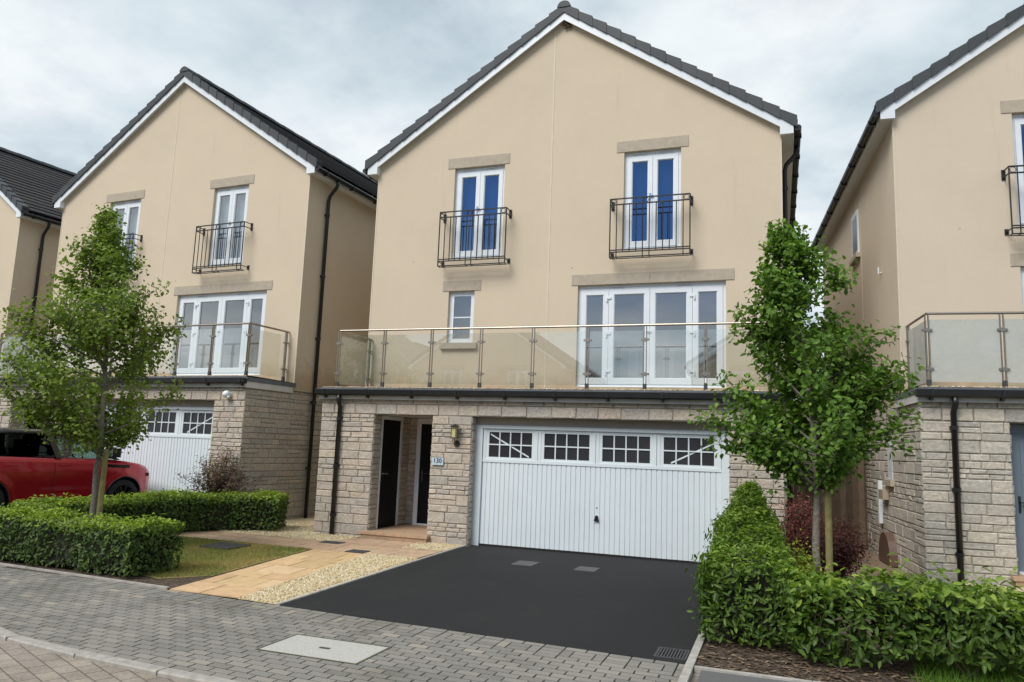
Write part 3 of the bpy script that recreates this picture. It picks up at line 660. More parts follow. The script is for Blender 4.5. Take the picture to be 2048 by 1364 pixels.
    if lamp:
        lx, lz = 2.90, 1.80
        m = MB(); m.lathe([(0, -.02), (.055, -.02), (.06, 0), (.06, .02)], (lx, -.02, lz), 'y', 16); m.tube([(lx, -.04, lz), (lx, -.10, lz+.02), (lx-.01, -.12, lz+.10)], .012, 6)
        m.box(lx-.09, lx+.07, -.20, -.04, lz+.30, lz+.312); m.lathe([(.085, .312), (.02, .35), (0, .352)], (lx-.01, -.12, lz), 'z', 4)
        m.box(lx-.06, lx+.04, -.17, -.07, lz+.095, lz+.11)
        for sx in (-.055, .035):
            for sy in (-.165, -.075): m.box(lx+sx-.004, lx+sx+.004, sy-.004, sy+.004, lz+.11, lz+.30)
        lo = m.build('wall_lantern', M['brass'], root)
        q = MB(); q.box(lx-.05, lx+.03, -.16, -.08, lz+.1105, lz+.2995); q.build('lamp_glass', M['lampglass'], lo)
    if sign:
        m = MB(); m.box(2.43, 2.66, -.045, -.024, 1.40, 1.535); so = m.build('house_sign', M['plate'], root)
        cu = bpy.data.curves.new('house_number', 'FONT'); cu.body = '130'; cu.size = .115; cu.align_x = 'CENTER'; cu.align_y = 'CENTER'; cu.extrude = .0015; cu.offset = .0015
        to = bpy.data.objects.new('tmp', cu); COL.objects.link(to)
        bpy.context.view_layer.update(); dg = bpy.context.evaluated_depsgraph_get()
        me = bpy.data.meshes.new_from_object(to.evaluated_get(dg)); bpy.data.objects.remove(to)
        me.materials.clear(); me.materials.append(M['navy'])
        n_ = bpy.data.objects.new('house_number', me); COL.objects.link(n_); n_.parent = so; n_.location = (2.545, -.047, 1.475); n_.rotation_euler = (math.pi/2, 0, 0)
    if floodlamp:
        m = MB(); m.lathe([(0, -.13), (.05, -.12), (.075, -.08), (.08, -.03), (.07, 0), (.05, .03)], (8.09, -.05, 2.42), 'y', 16); m.box(8.03, 8.15, -.03, .0, 2.37, 2.47); m.tube([(8.13, -.1, 2.36), (8.17, -.12, 2.36)], .03, 8); m.build('security_lamp', M['white'], root, True)
    if sidewin:
        m = MB(); m.box(-.018, .05, 1.95, 2.30, 1.36, 2.10); m.build('side_window', M['white'], root)
        m = MB(); m.box(-.075, .03, 1.85, 2.42, 1.25, 1.355); m.build('window_sill', M['lintel'], root)
        m = MB(); m.box(XA-.03, XA+.03, 4.8, 5.5, 6.15, 7.15); w2 = m.build('side_window', M['white'], root)
        m = MB(); m.box(XA-.034, XA-.0305, 4.9, 5.4, 6.25, 7.05); m.build('pane', M['darkglass'], w2)
        m = MB(); m.box(XA-.09, XA+.02, 4.7, 5.6, 6.05, 6.148); m.build('window_sill', M['lintel'], root)
        m = MB(); m.tube([(XA, 2.72, 5.22), (XA-.05, 2.72, 5.2), (XA-.05, 2.72, 5.32)], .015, 6); m.build('overflow_pipe', M['white'], root)
        m = MB(); m.box(-.085, -.02, 2.80, 2.92, .55, 1.32); m.build('cable_trunking', M['white'], root)
        m = MB(); m.box(-.12, -.02, 2.28, 2.62, 1.0, 1.17); m.build('boiler_terminal', M['beigebox'], root)
    return root
PL = (-10.457, .689, .225, -.0671); PR = (10.455, .002, .094, .0765); PF = (-21.18, 2.21, .225, -.1271)
house((0, 0, 0, 0), 'cream gabled house with black porch doors and white garage door onto the black driveway', 1, curtain=True, lamp=True, sign=True)
house(PL, 'cream gabled house behind the red car and the left street tree', 2, blind_or_painted_sky='paleblind', floodlamp=True)
house(PR, 'pale cream gabled house cut off at the right edge, with blue-grey front door', 3, render='render_pale', stone='stone_pale', porch='flush', glass='cloudy_glass', sidewin=True)
house(PF, 'farthest house at the left edge, showing only its dark tiled roof slope and corner', 4, blind_or_painted_sky='paleblind', detail=False)
go_ = 'houses across the street'
house((-1.75, -22, -1.9, math.pi), 'gabled house across the street whose roof slope is mirrored beside the wide patio doors', 5, detail=False, group=go_)
house((13.15, -22, -1.9, math.pi), 'gabled house across the street mirrored at the tree end of the glass balustrade', 6, detail=False, group=go_)
house((-11.4, -22, -1.9, math.pi), 'gabled house across the street mirrored at the porch end of the glass balustrade', 7, detail=False, group=go_)
house((-13.0, -36, -1.7, math.pi), 'gabled house standing behind the others across the street', 8, detail=False, group=go_)

# ------------------------------------------------------------------ ground
def sheet(name, pts, z, m, kind='structure', th=0):
    mb = MB(); mb.poly([(x, y, z) for x, y in pts])
    o = mb.build(name, m); tag(o, kind=kind); return o
M['earth'] = simple('far_ground', (.09, .10, .05), 1, var=.3, vs=.6)
g = MB(); ys = [-400, -60, -21.5, -14.5, 400]; zs = [-1.95, -1.95, -1.95, -.09, -.09]
xs = [-400, -40, 40, 400]
for (ya, za), (yb, zb) in zip(zip(ys, zs), list(zip(ys, zs))[1:]):
    for xa, xb in zip(xs, xs[1:]): g.poly([(xa, ya, za), (xb, ya, za), (xb, yb, zb), (xa, yb, zb)])
tag(g.build('ground', M['earth']), kind='structure')
r = MB(); r.poly([(-60, -14.4, -.03), (60, -14.4, -.03), (60, -6.0, -.03), (-60, -6.0, -.03)]); tag(r.build('road', M['road']), kind='structure')
# kerb line (front edge of the pavement)
KERB = [(-14, -5.2), (-6, -6.0), (-2, -6.65), (.5, -7.1), (1.85, -7.58), (2.35, -7.72), (3.2, -7.80), (4.1, -7.86), (5.2, -7.90), (8, -7.97), (30, -8.4)]
def kerb_y(x):
    for (a, b), (c, d) in zip(KERB, KERB[1:]):
        if a <= x <= c: return b+(d-b)*(x-a)/(c-a)
    return KERB[0][1] if x < KERB[0][0] else KERB[-1][1]
def back_y(x): return -5.42-.058*x if x > -3 else -5.25
kb = MB(); rng = random.Random(5); x = -14.0
while x < 20:
    x2 = x+.90; a0, a1 = (x+.004, kerb_y(x+.004)), (x2-.004, kerb_y(x2-.004))
    d = Vector((a1[0]-a0[0], a1[1]-a0[1])).normalized(); nn = Vector((-d.y, d.x)); w = .10
    q = [(a0[0]-nn.x*w, a0[1]-nn.y*w), (a1[0]-nn.x*w, a1[1]-nn.y*w), a1, a0]
    zt = .004+rng.uniform(-.003, .003); ch = .012
    qi = [(p[0]+nn.x*ch*(1 if i < 2 else 0), p[1]+nn.y*ch*(1 if i < 2 else 0)) for i, p in enumerate(q)]
    kb.poly([(p[0], p[1], zt) for p in qi]); kb.poly([(q[0][0], q[0][1], zt-.012), (q[1][0], q[1][1], zt-.012), (qi[1][0], qi[1][1], zt), (qi[0][0], qi[0][1], zt)])
    kb.poly([(q[0][0], q[0][1], -.1), (q[1][0], q[1][1], -.1), (q[1][0], q[1][1], zt-.012), (q[0][0], q[0][1], zt-.012)])
    for i, j in ((1, 2), (3, 0)): kb.poly([(q[i][0], q[i][1], -.1), (q[j][0], q[j][1], -.1), (q[j][0], q[j][1], zt), (q[i][0], q[i][1], zt)])
    x = x2
tag(kb.build('kerb', M['kerb']), kind='structure')
# block pavement, block by block
pv = MB(); rng = random.Random(7); COVER = (4.24, 5.22, -7.13, -6.54)
xe = 7.66
pts = [(x, kerb_y(x)) for x in np.arange(-14, xe+.01, .4)]+[(xe, kerb_y(xe)), (xe, back_y(xe)), (-14, back_y(-14))]
for a, b in zip(np.arange(-14, xe-.3, .4), np.arange(-13.6, xe+.05, .4)):
    pv.poly([(a, kerb_y(a), -.007), (b, kerb_y(b), -.007), (b, back_y(b), -.007), (a, back_y(a), -.007)], 1)
def lay(poly, t):
    cx = sum(p[0] for p in poly)/len(poly); cy = sum(p[1] for p in poly)/len(poly)
    if len(poly) < 3: return
    z = rng.uniform(-.0015, .0015)
    pv.poly([(p[0], p[1], z) for p in poly], 0, t)
    for p, q in zip(poly, poly[1:]+poly[:1]): pv.poly([(p[0], p[1], -.0075), (q[0], q[1], -.0075), (q[0], q[1], z), (p[0], p[1], z)], 0, t*.6)
slope = -.058; bl, bh, gp = .20, .10, .0068
def brick(x0, y0, w, h):
    """y0 measured down from the back edge"""
    q = [(x0+gp, y0+gp), (x0+w-gp, y0+gp), (x0+w-gp, y0+h-gp), (x0+gp, y0+h-gp)]
    pl = [(x, back_y(x)-yy) for x, yy in q][::-1]
    xm = x0+w/2; e = .1; s = (kerb_y(xm+e)-kerb_y(xm-e))/(2*e); c0 = kerb_y(xm)+.004
    pl = clip(pl, -s, 1, -(c0-s*xm))
    if len(pl) < 3: return
    pl = clip(pl, -1, 0, xe)
    if len(pl) < 3: return
    t = min(1, max(0, rng.gauss(.42, .26)))
    a, b, c, d = COVER
    if max(p[0] for p in pl) < a or min(p[0] for p in pl) > b or max(p[1] for p in pl) < c or min(p[1] for p in pl) > d: lay(pl, t); return
    L = clip(pl, -1, 0, a);  pl2 = clip(pl, 1, 0, -a)
    for P in (L,):
        if len(P) > 2: lay(P, t)
    if len(pl2) > 2:
        Rr = clip(pl2, 1, 0, -b); pl3 = clip(pl2, -1, 0, b)
        if len(Rr) > 2: lay(Rr, t)
        if len(pl3) > 2:
            for P in (clip(pl3, 0, -1, c), clip(pl3, 0, 1, -d)):
                if len(P) > 2: lay(P, t)
row = 0; yy = 0.0
while yy < 3.2:
    if row == 0:                                   # stretcher edge course
        x = -14.0
        while x < xe: brick(x, yy, bl, bh); x += bl
        yy += bh
    elif row == 1:                                 # mixed soldier course
        x = -14.0; k = 0
        while x < xe:
            if k % 2 == 0: brick(x, yy, bl, bh); brick(x, yy+bh, bl, bh); x += bl
            else: brick(x, yy, bh, bl); x += bh
            k += 1
        yy += bl
    else:
        x = -14.0-(bl/2 if row % 2 else 0)
        while x < xe: brick(x, yy, bl, bh); x += bl
        yy += bh
    row += 1
tag(pv.build('pavement', [M['paver'], M['joint']]), kind='structure')
sheet('tarmac_pavement', [(7.80, -5.98), (7.80, -8.0), (30, -8.3), (30, -6.2)], .002, M['tarmac'])
# driveway
sheet('driveway', [(3.36, back_y(3.36)+.002), (7.66, back_y(7.66)+.002), (7.66, .26), (3.22, .26), (3.22, -.05), (3.17, -.05)], .001, M['asphalt'])
sheet('side_passage_path', [(9.0, -1.2), (10.35, -1.2), (10.35, 4.4), (9.0, 4.4)], .002, M['passage'])
e = MB()
yk = np.arange(-8.02, -.2, .915)
for a in yk: e.box(7.665, 7.735, a+.003, a+.912, -.05, .022)
tag(e.build('driveway_edging', M['edging']), kind='structure')
e = MB()
for a in np.arange(7.74, 20, .915): e.box(a+.003, a+.912, -5.985, -5.93, -.05, .018)
tag(e.build('bed_edging', M['edging']), kind='structure')
e = MB()
for i in range(7): e.box(3.118, 3.165, -5.59+i*.85, -5.59+i*.85+.846, -.05, .012)
e.v = [(x+max(0, -y-.6)*.037, y, z) for x, y, z in e.v]
tag(e.build('gravel_edging', M['edging']), kind='structure')
e = MB()
for a in np.arange(-13.5, 1.6, .915): e.box(a, min(1.74, a+.91), -5.0, -4.955, -.05, .02)
e.v = [(x, y+5.0+back_y(x)+.003, z) for x, y, z in e.v]
tag(e.build('garden_edging', M['edging']), kind='structure')
# slabs
def slabs(name, x0, x1, y0, y1, m, w, h, seed, shear=0):
    mb = MB(); rg = random.Random(seed); mb.poly([(x0, y0, -.006), (x1, y0, -.006), (x1, y1, -.006), (x0, y1, -.006)], 1)
    y = y0; r_ = 0
    while y < y1-.02:
        hh = h*rg.choice((1, 1, .75)); y2 = min(y1, y+hh); x = x0-(w*.4 if r_ % 2 else 0)
        while x < x1-.01:
            x2 = x+w*rg.choice((1, 1.3, .8)); a, b = max(x0, x)+.006, min(x1, x2)-.006
            if b-a > .03:
                z = .004+rg.uniform(-.002, .002); t = rg.random(); mb.box(a, b, y+.007, y2-.007, -.005, z, 0, t)
            x = x2
        y = y2; r_ += 1
    mb.v = [(x+shear*(y1-y), y, z) for x, y, z in mb.v]
    tag(mb.build(name, [m, M['slabjoint']]), kind='structure')
slabs('sandstone_path', 1.24, 2.23, -5.52, -1.84, M['slab'], .55, .55, 11, .145)
slabs('cross_path', -2.2, 3.10, -1.82, -.86, M['slab_pink'], .55, .48, 12)
slabs('porch_path', 1.0, 2.30, -.855, -.155, M['slab_pink'], .6, .35, 13)
sheet('gravel_strip', [(2.78, -5.575), (3.30, -5.605), (3.13, -1.825), (2.24, -1.825)], .004, M['gravel'])
sheet('front_gravel', [(-2.2, -.855), (.995, -.855), (.995, 0), (.02, .0), (-.02, 0), (-2.2, 4.5)], .003, M['gravel'])
sheet('corner_gravel', [(2.31, -.855), (3.115, -.855), (3.115, .02), (2.31, .02)], .003, M['gravel'])
def pebbles(name, x0, x1, y0, y1, n, seed, s0=.007, s1=.016, f=None):
    mb = MB(); rg = random.Random(seed)
    for i in range(n):
        x, y, s = rg.uniform(x0, x1), rg.uniform(y0, y1), rg.uniform(s0, s1); a = rg.random()*6
        if f: x = f(x, y)
        c = Vector((x, y, .003+rg.random()*.006)); k_ = rg.uniform(.7, 1.5); n0 = len(mb.v); t = rg.random()
        lo = [c+Vector((math.cos(a+k*math.pi/2)*s*k_, math.sin(a+k*math.pi/2)*s, 0)) for k in range(4)]
        hi = [c+Vector((math.cos(a+k*math.pi/2)*s*k_*.6, math.sin(a+k*math.pi/2)*s*.6, s*rg.uniform(.8, 1.2))) for k in range(4)]
        mb.poly(hi, 0, t)
        for k in range(4): mb.poly([lo[k], lo[(k+1) % 4], hi[(k+1) % 4], hi[k]], 0, t)
    tag(mb.build(name, M['pebble']), kind='stuff')
pebbles('gravel_pebbles', 2.25, 3.11, -5.58, -1.83, 6000, 21, f=lambda x, y: 2.25+.145*(-1.83-y)+(x-2.25)/.86*(.86-.108*(-1.83-y)))
pebbles('house_gravel_pebbles', -.3, .98, -.85, -.1, 1900, 22)
pebbles('corner_gravel_pebbles', 2.32, 3.11, -.85, -.03, 1200, 23)
pebbles('passage_gravel_pebbles', -2.1, -.1, -.8, 1.5, 3000, 24)
sheet('garden_soil', [(-14, -5.2), (1.775, -5.50), (1.235, -1.83), (-2.3, -1.83), (-2.3, 4), (-14, 4)], .000, M['soil'])
sheet('lawn', [(-1.9, -4.45), (1.2, -5.1), (1.60, -4.6), (1.23, -1.90), (-1.5, -1.86)], .006, M['lawn'])
sheet('planting_bed', [(7.74, -5.93), (30, -6.1), (30, 0), (10.4, 0), (10.4, -1.2), (8.95, -1.2), (8.95, 4.3), (8.55, 4.3), (7.74, 0)], .001, M['soil'])
# left driveway (higher)
mb = MB(); mb.box(-9.0, -2.8, -5.1, 1.3, -.05, .115); tag(mb.build('neighbour_driveway', M['greyslab']), kind='structure')
mb = MB(); mb.box(10.8, 20, -1.0, -.03, .0, .09); tag(mb.build('neighbour_gravel', M['gravel']), kind='structure')

# ------------------------------------------------------------------ covers
def cover(name, label, cat, x0, x1, y0, y1, z, m, rim, slots=0, rz=0, group=None):
    o = empty(name, ((x0+x1)/2, (y0+y1)/2, z), rz); tag(o, label, cat, group); w, h = (x1-x0)/2, (y1-y0)/2
    f = MB(); t = .02
    f.box(-w, -w+t, -h, h, -.02, .004); f.box(w-t, w, -h, h, -.02, .004); f.box(-w+t, w-t, -h, -h+t, -.02, .004); f.box(-w+t, w-t, h-t, h, -.02, .004); f.build('rim', rim, o)
    c = MB(); c.box(-w+t+.003, w-t-.003, -h+t+.003, h-t-.003, -.02, .0035)
    if slots == 1: c.box(-.05, .05, -.022, .022, .0036, .006, 1); c.build('lid', [m, M['covermetal']], o)
    elif slots > 1:
        c = MB(); c.box(-w+t+.003, w-t-.003, -h+t+.003, h-t-.003, -.02, -.012, 1)
        for i in range(slots):
            a = -w+t+(2*w-2*t)*(i+.2)/slots; c.box(a, a+(2*w-2*t)/slots*.55, -h+t, h-t, -.012, .003)
        c.build('grating', [m, M['drivejoint']], o)
    else:
        for i in range(int(w*2/.05)):
            for j in range(int(h*2/.05)):
                x, y = -w+t+.03+i*.05, -h+t+.03+j*.05
                if x < w-t-.03 and y < h-t-.03: c.box(x-.012, x+.012, y-.012, y+.012, .0036, .0055)
        c.build('lid', m, o)
    return o
cover('manhole_cover', 'large pale speckled concrete access cover set in the grey block pavement', 'access cover', 4.24, 5.22, -7.13, -6.54, .0, M['speckle'], M['mossjoint'], 1)
cover('drain_grate', 'black slotted gully grate at the driveway corner by the hedge', 'drain grate', 7.37, 7.65, -5.76, -5.42, .006, M['covermetal'], M['covermetal'], 9)
dg = 'drain covers by the garage'
cover('drain_cover', 'left of two small grey covers in the black driveway near the garage handle', 'drain cover', 4.56, 4.89, -1.55, -1.12, .004, M['greyslab'], M['greyslab'], 0, 0, dg)
cover('drain_cover', 'right of two small grey covers in the black driveway, nearer the tall hedge', 'drain cover', 5.54, 5.86, -1.54, -1.15, .004, M['greyslab'], M['greyslab'], 0, 0, dg)
pg = 'dark covers in the path'
cover('path_cover', 'small dark cover at the gravel edge below the porch downpipe', 'drain cover', .86, 1.24, -1.12, -.88, .01, M['covermetal'], M['covermetal'], 0, 0, pg)
cover('path_cover', 'small dark cover in the sandstone path at the top of the gravel strip', 'drain cover', 1.82, 2.14, -1.84, -1.57, .012, M['covermetal'], M['covermetal'], 0, 0, pg)
cover('inspection_cover', 'dark square inspection cover sunk in the dry lawn', 'drain cover', -.28, .28, -2.75, -2.2, .035, M['covermetal'], M['covermetal'])

# ------------------------------------------------------------------ foliage
def leaf_object(name, P, N, size, tint, m, parent=None, aspect=.5, seed=0, fold=.25):
    rg = np.random.default_rng(seed); n = len(P)
    N = N/np.linalg.norm(N, axis=1, keepdims=True)
    a = rg.normal(size=(n, 3)); d = a-(a*N).sum(1, keepdims=True)*N; d /= np.linalg.norm(d, axis=1, keepdims=True)
    s = np.cross(N, d); L = size[:, None]; W = L*aspect
    b = P-d*L*.5; t = P+d*L*.5-N*L*.08
    l1 = P-d*L*.18+s*W*.46+N*L*fold*.3; l2 = P+d*L*.2+s*W*.40+N*L*fold*.25
    r1 = P-d*L*.18-s*W*.46+N*L*fold*.3; r2 = P+d*L*.2-s*W*.40+N*L*fold*.25
    V = np.stack([b, l1, l2, t, r2, r1], 1).reshape(-1, 3).astype(np.float32)
    base = (np.arange(n)*6)[:, None]
    F = np.concatenate([base+np.array([[0, 3, 2, 1]]), base+np.array([[0, 5, 4, 3]])], 1).reshape(-1).astype(np.int32)
    me = bpy.data.meshes.new(name); me.vertices.add(n*6); me.vertices.foreach_set('co', V.reshape(-1))
    me.loops.add(n*8); me.loops.foreach_set('vertex_index', F)
    me.polygons.add(n*2); me.polygons.foreach_set('loop_start', np.arange(n*2, dtype=np.int32)*4)
    at = me.attributes.new('tint', 'FLOAT', 'FACE'); at.data.foreach_set('value', np.repeat(np.clip(tint, 0, 1), 2).astype(np.float32))
    me.materials.append(m); me.update(calc_edges=True); me.validate()
    o = bpy.data.objects.new(name, me); COL.objects.link(o)
    if parent: o.parent = parent
    return o
def tree(name, label, base, H, trunk_h, prof, leaves, lsize, m, seed, lean=(0, 0), nb=46, extra=(), spread=.16, upw=.55, r0=.055, group=None, shift=(0, 0)):
    """prof: list of (height, radius). limbs climb outward to the envelope; leaves sit in clusters round their twigs"""
    rg = np.random.default_rng(seed); root = empty(name, base); tag(root, label, 'tree', group)
    hs = [p[0] for p in prof]; rs = [p[1] for p in prof]
    def axis(z): t = max(0, (z-trunk_h*.6)/(H-trunk_h*.6)); return np.array([lean[0]*t*t, lean[1]*t*t, z])
    tb = MB(); zz = np.linspace(0, H*.97, 14)
    tb.tube([tuple(axis(z)+np.array([rg.normal()*.012, rg.normal()*.012, 0])*(z > .3)) for z in zz], [r0*(1.15 if i == 0 else 1)*(1-.88*(z/H)**.9) for i, z in enumerate(zz)], 10)
    tips = []
    def limb(p0, p1, ra, depth):
        mid = (p0+p1)/2+rg.normal(size=3)*.05*np.linalg.norm(p1-p0)-np.array([0, 0, .06])*np.linalg.norm(p1-p0)
        tb.tube([tuple(p0), tuple(mid), tuple(p1)], [ra, ra*.65, ra*.25], 5, cap=False)
        L = np.linalg.norm(p1-p0)
        for f in np.linspace(.3 if depth == 0 else .15, 1, max(3, int(L/.10))):
            q = (1-f)**2*p0+2*f*(1-f)*mid+f*f*p1; tips.append((q, L))
        if depth == 0:
            for k in range(int(3+L*4)):
                f = rg.uniform(.25, .95); q = (1-f)**2*p0+2*f*(1-f)*mid+f*f*p1
                dd = (p1-p0)/L+rg.normal(size=3)*.75; dd[2] += .25; dd /= np.linalg.norm(dd)
                limb(q, q+dd*rg.uniform(.18, .42)*min(1, L), ra*.4, 1)
    for k in range(nb):
        zt = rg.uniform(hs[0], hs[-1]*.99); R = np.interp(zt, hs, rs)*rg.uniform(.72, 1.08)
        ang = k*2.399+rg.normal()*.3; zo = max(trunk_h*.93, zt-R*upw-rg.uniform(0, .25)); zo = min(zo, zt-.02)
        p0 = axis(zo); p1 = axis(zt)+np.array([math.cos(ang)*R, math.sin(ang)*R, 0])+np.array([shift[0], shift[1], 0])*min(1, R)
        limb(p0, p1, max(.006, .020*(1-zo/H)+.006), 0)
    for (zo, p1) in extra: limb(axis(zo), np.array(p1, float), .016, 0)
    tb.build('trunk', M['bark'], root, True)
    T = np.array([t[0] for t in tips]); n = leaves
    idx = rg.integers(0, len(T), n); off = rg.normal(size=(n, 3))*spread*.55
    P = T[idx]+off; ax = np.array([axis(z) for z in P[:, 2]])
    out = P-ax; out[:, 2] = 0; out /= (np.linalg.norm(out, axis=1, keepdims=True)+.05)
    N = out*.5+np.array([0, 0, .75])+rg.normal(size=(n, 3))*.6
    br = rg.normal(size=len(T))*.10
    tint = .42+br[idx]+rg.normal(size=n)*.17
    sz = lsize*rg.uniform(.65, 1.25, n)
    leaf_object('crown', P, N, sz, tint, m, root, .62, seed+1)
    return root
tree('street_tree', 'loose light green young tree growing out of the hedge-framed front garden on the left', (-1.2, -4.0, 0), 5.35, 1.55,
     [(1.75, .45), (2.2, 1.10), (2.7, 1.32), (3.3, 1.16), (3.8, .88), (4.2, .58), (4.6, .36), (5.0, .22), (5.3, .05)], 22000, .068, M['leaf_light'], 5, (-.34, 0), 84, extra=[(1.9, (-2.0, .4, 2.9)), (2.6, (-1.3, 0, 3.95)), (3.4, (-.42, .05, 4.6)), (3.6, (-.15, -.1, 4.4)), (3.9, (-.32, 0, 5.1))], spread=.14, shift=(-.24, 0), group='young street trees')
tree('street_tree', 'denser dark green tree with grey trunk beside the tall laurel hedge on the right', (8.86, -2.8, 0), 4.8, 1.5,
     [(1.6, .28), (1.9, .66), (2.3, .98), (2.7, .88), (3.2, .74), (3.6, .62), (4.0, .48), (4.4, .26), (4.8, .05)], 17500, .080, M['leaf_pear'], 8, (-.36, 0), 62, extra=[(1.6, (-1.30, -.2, 2.25)), (1.7, (-1.05, .1, 1.9)), (1.7, (1.05, -.1, 2.35)), (1.9, (1.0, .1, 2.75)), (2.6, (.9, 0, 3.35)), (2.4, (-.80, 0, 3.45)), (1.8, (-1.05, -.2, 2.75))], spread=.13, group='young street trees')
tree('background_tree', 'dark tree rising behind the side gate between the houses', (9.3, 17, 0), 8.2, 2.0,
     [(2.2, .8), (4, 1.7), (6, 1.4), (7.4, .9), (8.2, .2)], 6000, .16, M['leaf_far'], 12, (0, 0), 50, spread=.4)

def stake(label, x, y, h, tx, ty):
    o = empty('tree_stake', (x, y, 0)); tag(o, label, 'tree stake', 'stakes tied to the street trees')
    m = MB(); m.tube([(0, 0, -.05), (0, 0, h-.02), (0, 0, h)], [.040, .040, .034], 12); m.build('post', M['stake'], o, False)
    b = MB(); dx, dy = tx-x, ty-y
    b.tube([(dx*.5+.5*dx*math.cos(a)+math.cos(a)*.05, dy*.5+.5*dy*math.cos(a)+math.sin(a)*.066, h-.10) for a in [2*math.pi*k/20 for k in range(21)]], .013, 6, cap=False)
    b.build('tie', M['black'], o)
stake('round greenish timber stake tied to the left street tree', -1.035, -4.03, 1.52, -1.2, -4.0)
stake('round greenish timber stake tied to the right street tree', 8.975, -2.87, 1.52, 8.86, -2.8)

def hedge(name, label, path, n, lsize, m, seed, core=.74, jit=.05, aspect=.5, z0=.0, stems=True, tmean=.30, ttop=.40, group=None, cat='hedge', zlow=0.04):
    """path: (x, y, half width, height); leaves wrapped round a rounded-box section"""
    rg = np.random.default_rng(seed); root = empty(name, (path[0][0], path[0][1], z0)); tag(root, label, cat, group)
    pts = np.array([(p[0], p[1]) for p in path], float); seg = np.linalg.norm(np.diff(pts, axis=0), axis=1); cum = np.concatenate([[0], np.cumsum(seg)]); Lt = cum[-1]
    O = np.array([path[0][0], path[0][1]])
    def at(s):
        x = np.interp(s, cum, pts[:, 0]); y = np.interp(s, cum, pts[:, 1]); w = np.interp(s, cum, [p[2] for p in path]); h = np.interp(s, cum, [p[3] for p in path])
        e = .05; dx = np.interp(s+e, cum, pts[:, 0])-np.interp(s-e, cum, pts[:, 0]); dy = np.interp(s+e, cum, pts[:, 1])-np.interp(s-e, cum, pts[:, 1]); q = np.hypot(dx, dy)+1e-9
        return x, y, w, h, dx/q, dy/q
    wm = np.mean([p[2] for p in path]); hm = np.mean([p[3] for p in path])
    areas = np.array([hm*Lt, hm*Lt, 2*wm*Lt, 2*wm*hm, 2*wm*hm]); areas = areas*np.array([1, 1, 1.25, 1, 1])
    f = rg.choice(5, n, p=areas/areas.sum()); s = rg.uniform(0, Lt, n); u = rg.uniform(-1, 1, n); v = rg.uniform(0, 1, n)
    s = np.where(f == 3, 0, np.where(f == 4, Lt, s))
    x, y, w, h, dx, dy = at(s); zlw = np.interp(s, cum, [p[4] if len(p) > 4 else zlow for p in path])+.06*np.sin(s*5.3+seed)*(jit > .06)
    lat = np.where(f == 0, -1, np.where(f == 1, 1, u)); zz = np.where(f == 2, 1.0, v)
    bul = 1-.12*np.maximum(0, (zz-.75)/.25)**2-.10*(1-zz)       # slightly rounded shoulders
    und = .06*np.sin(s*3.1+seed)+.05*np.sin(s*7.3+lat*2)
    lat_d = lat*w*bul+np.where(f < 2, lat*und*.5, 0)
    zr = zlw+(h-zlw)*zz+np.where(f == 2, und*(.6 if jit < .1 else 1.2)-.05*np.abs(lat)**3, 0)
    depth = np.abs(rg.normal(size=n))*jit; along = np.where(f == 3, -1, np.where(f == 4, 1, 0))
    # outward normal
    nx = np.where(f < 2, -dy*lat, 0)+along*dx; ny = np.where(f < 2, dx*lat, 0)+along*dy; nz = np.where(f == 2, 1.0, .15)
    P = np.stack([x-dy*lat_d, y+dx*lat_d, zr], 1); Nn = np.stack([nx, ny, nz], 1); Nn /= np.linalg.norm(Nn, axis=1, keepdims=True)
    out = rg.random(n) < .12
    P = P-Nn*depth[:, None]*1.4+Nn*(np.where(out, rg.uniform(0, 1.6, n)*jit, 0))[:, None]
    N = Nn+rg.normal(size=(n, 3))*.55+np.array([0, 0, .45])
    clump = np.sin(P[:, 0]*9.1+seed)*np.sin(P[:, 1]*8.3+2)*np.sin(P[:, 2]*10.7)*.12
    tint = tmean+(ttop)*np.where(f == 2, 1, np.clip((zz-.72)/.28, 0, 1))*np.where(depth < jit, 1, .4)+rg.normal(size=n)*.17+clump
    P[:, 0] -= O[0]; P[:, 1] -= O[1]
    leaf_object('foliage', P, N, lsize*rg.uniform(.65, 1.25, n), tint, m, root, aspect, seed+3)
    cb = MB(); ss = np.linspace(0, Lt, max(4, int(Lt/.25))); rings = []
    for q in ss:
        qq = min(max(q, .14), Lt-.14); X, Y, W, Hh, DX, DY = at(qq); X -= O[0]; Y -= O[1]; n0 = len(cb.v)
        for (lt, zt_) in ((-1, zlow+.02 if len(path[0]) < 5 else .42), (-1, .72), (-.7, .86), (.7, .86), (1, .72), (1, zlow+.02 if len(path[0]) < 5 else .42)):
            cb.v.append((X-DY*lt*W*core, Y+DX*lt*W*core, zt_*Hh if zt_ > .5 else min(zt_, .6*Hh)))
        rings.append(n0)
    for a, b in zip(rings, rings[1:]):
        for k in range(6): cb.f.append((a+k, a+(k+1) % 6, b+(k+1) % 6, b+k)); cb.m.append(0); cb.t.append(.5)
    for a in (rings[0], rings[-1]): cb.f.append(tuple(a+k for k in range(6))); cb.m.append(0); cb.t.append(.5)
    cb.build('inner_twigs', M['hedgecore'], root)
    if stems:
        for k in range(int(Lt/.35)):
            sb = MB()
            X, Y, W, Hh, DX, DY = at(rg.uniform(.1, Lt-.1)); X -= O[0]; Y -= O[1]; l = rg.uniform(-.5, .5)*W
            for j in range(3):
                ex, ey = X-DY*l+rg.normal()*.16, Y+DX*l+rg.normal()*.16
                sb.tube([(X-DY*l+rg.normal()*.02, Y+DX*l, -.02), ((X-DY*l+ex)/2+rg.normal()*.03, (Y+DX*l+ey)/2, Hh*.22), (ex, ey, Hh*.6)], [.014, .010, .006], 5, cap=False)
            sb.build('stem', M['twig'], root)
    return root
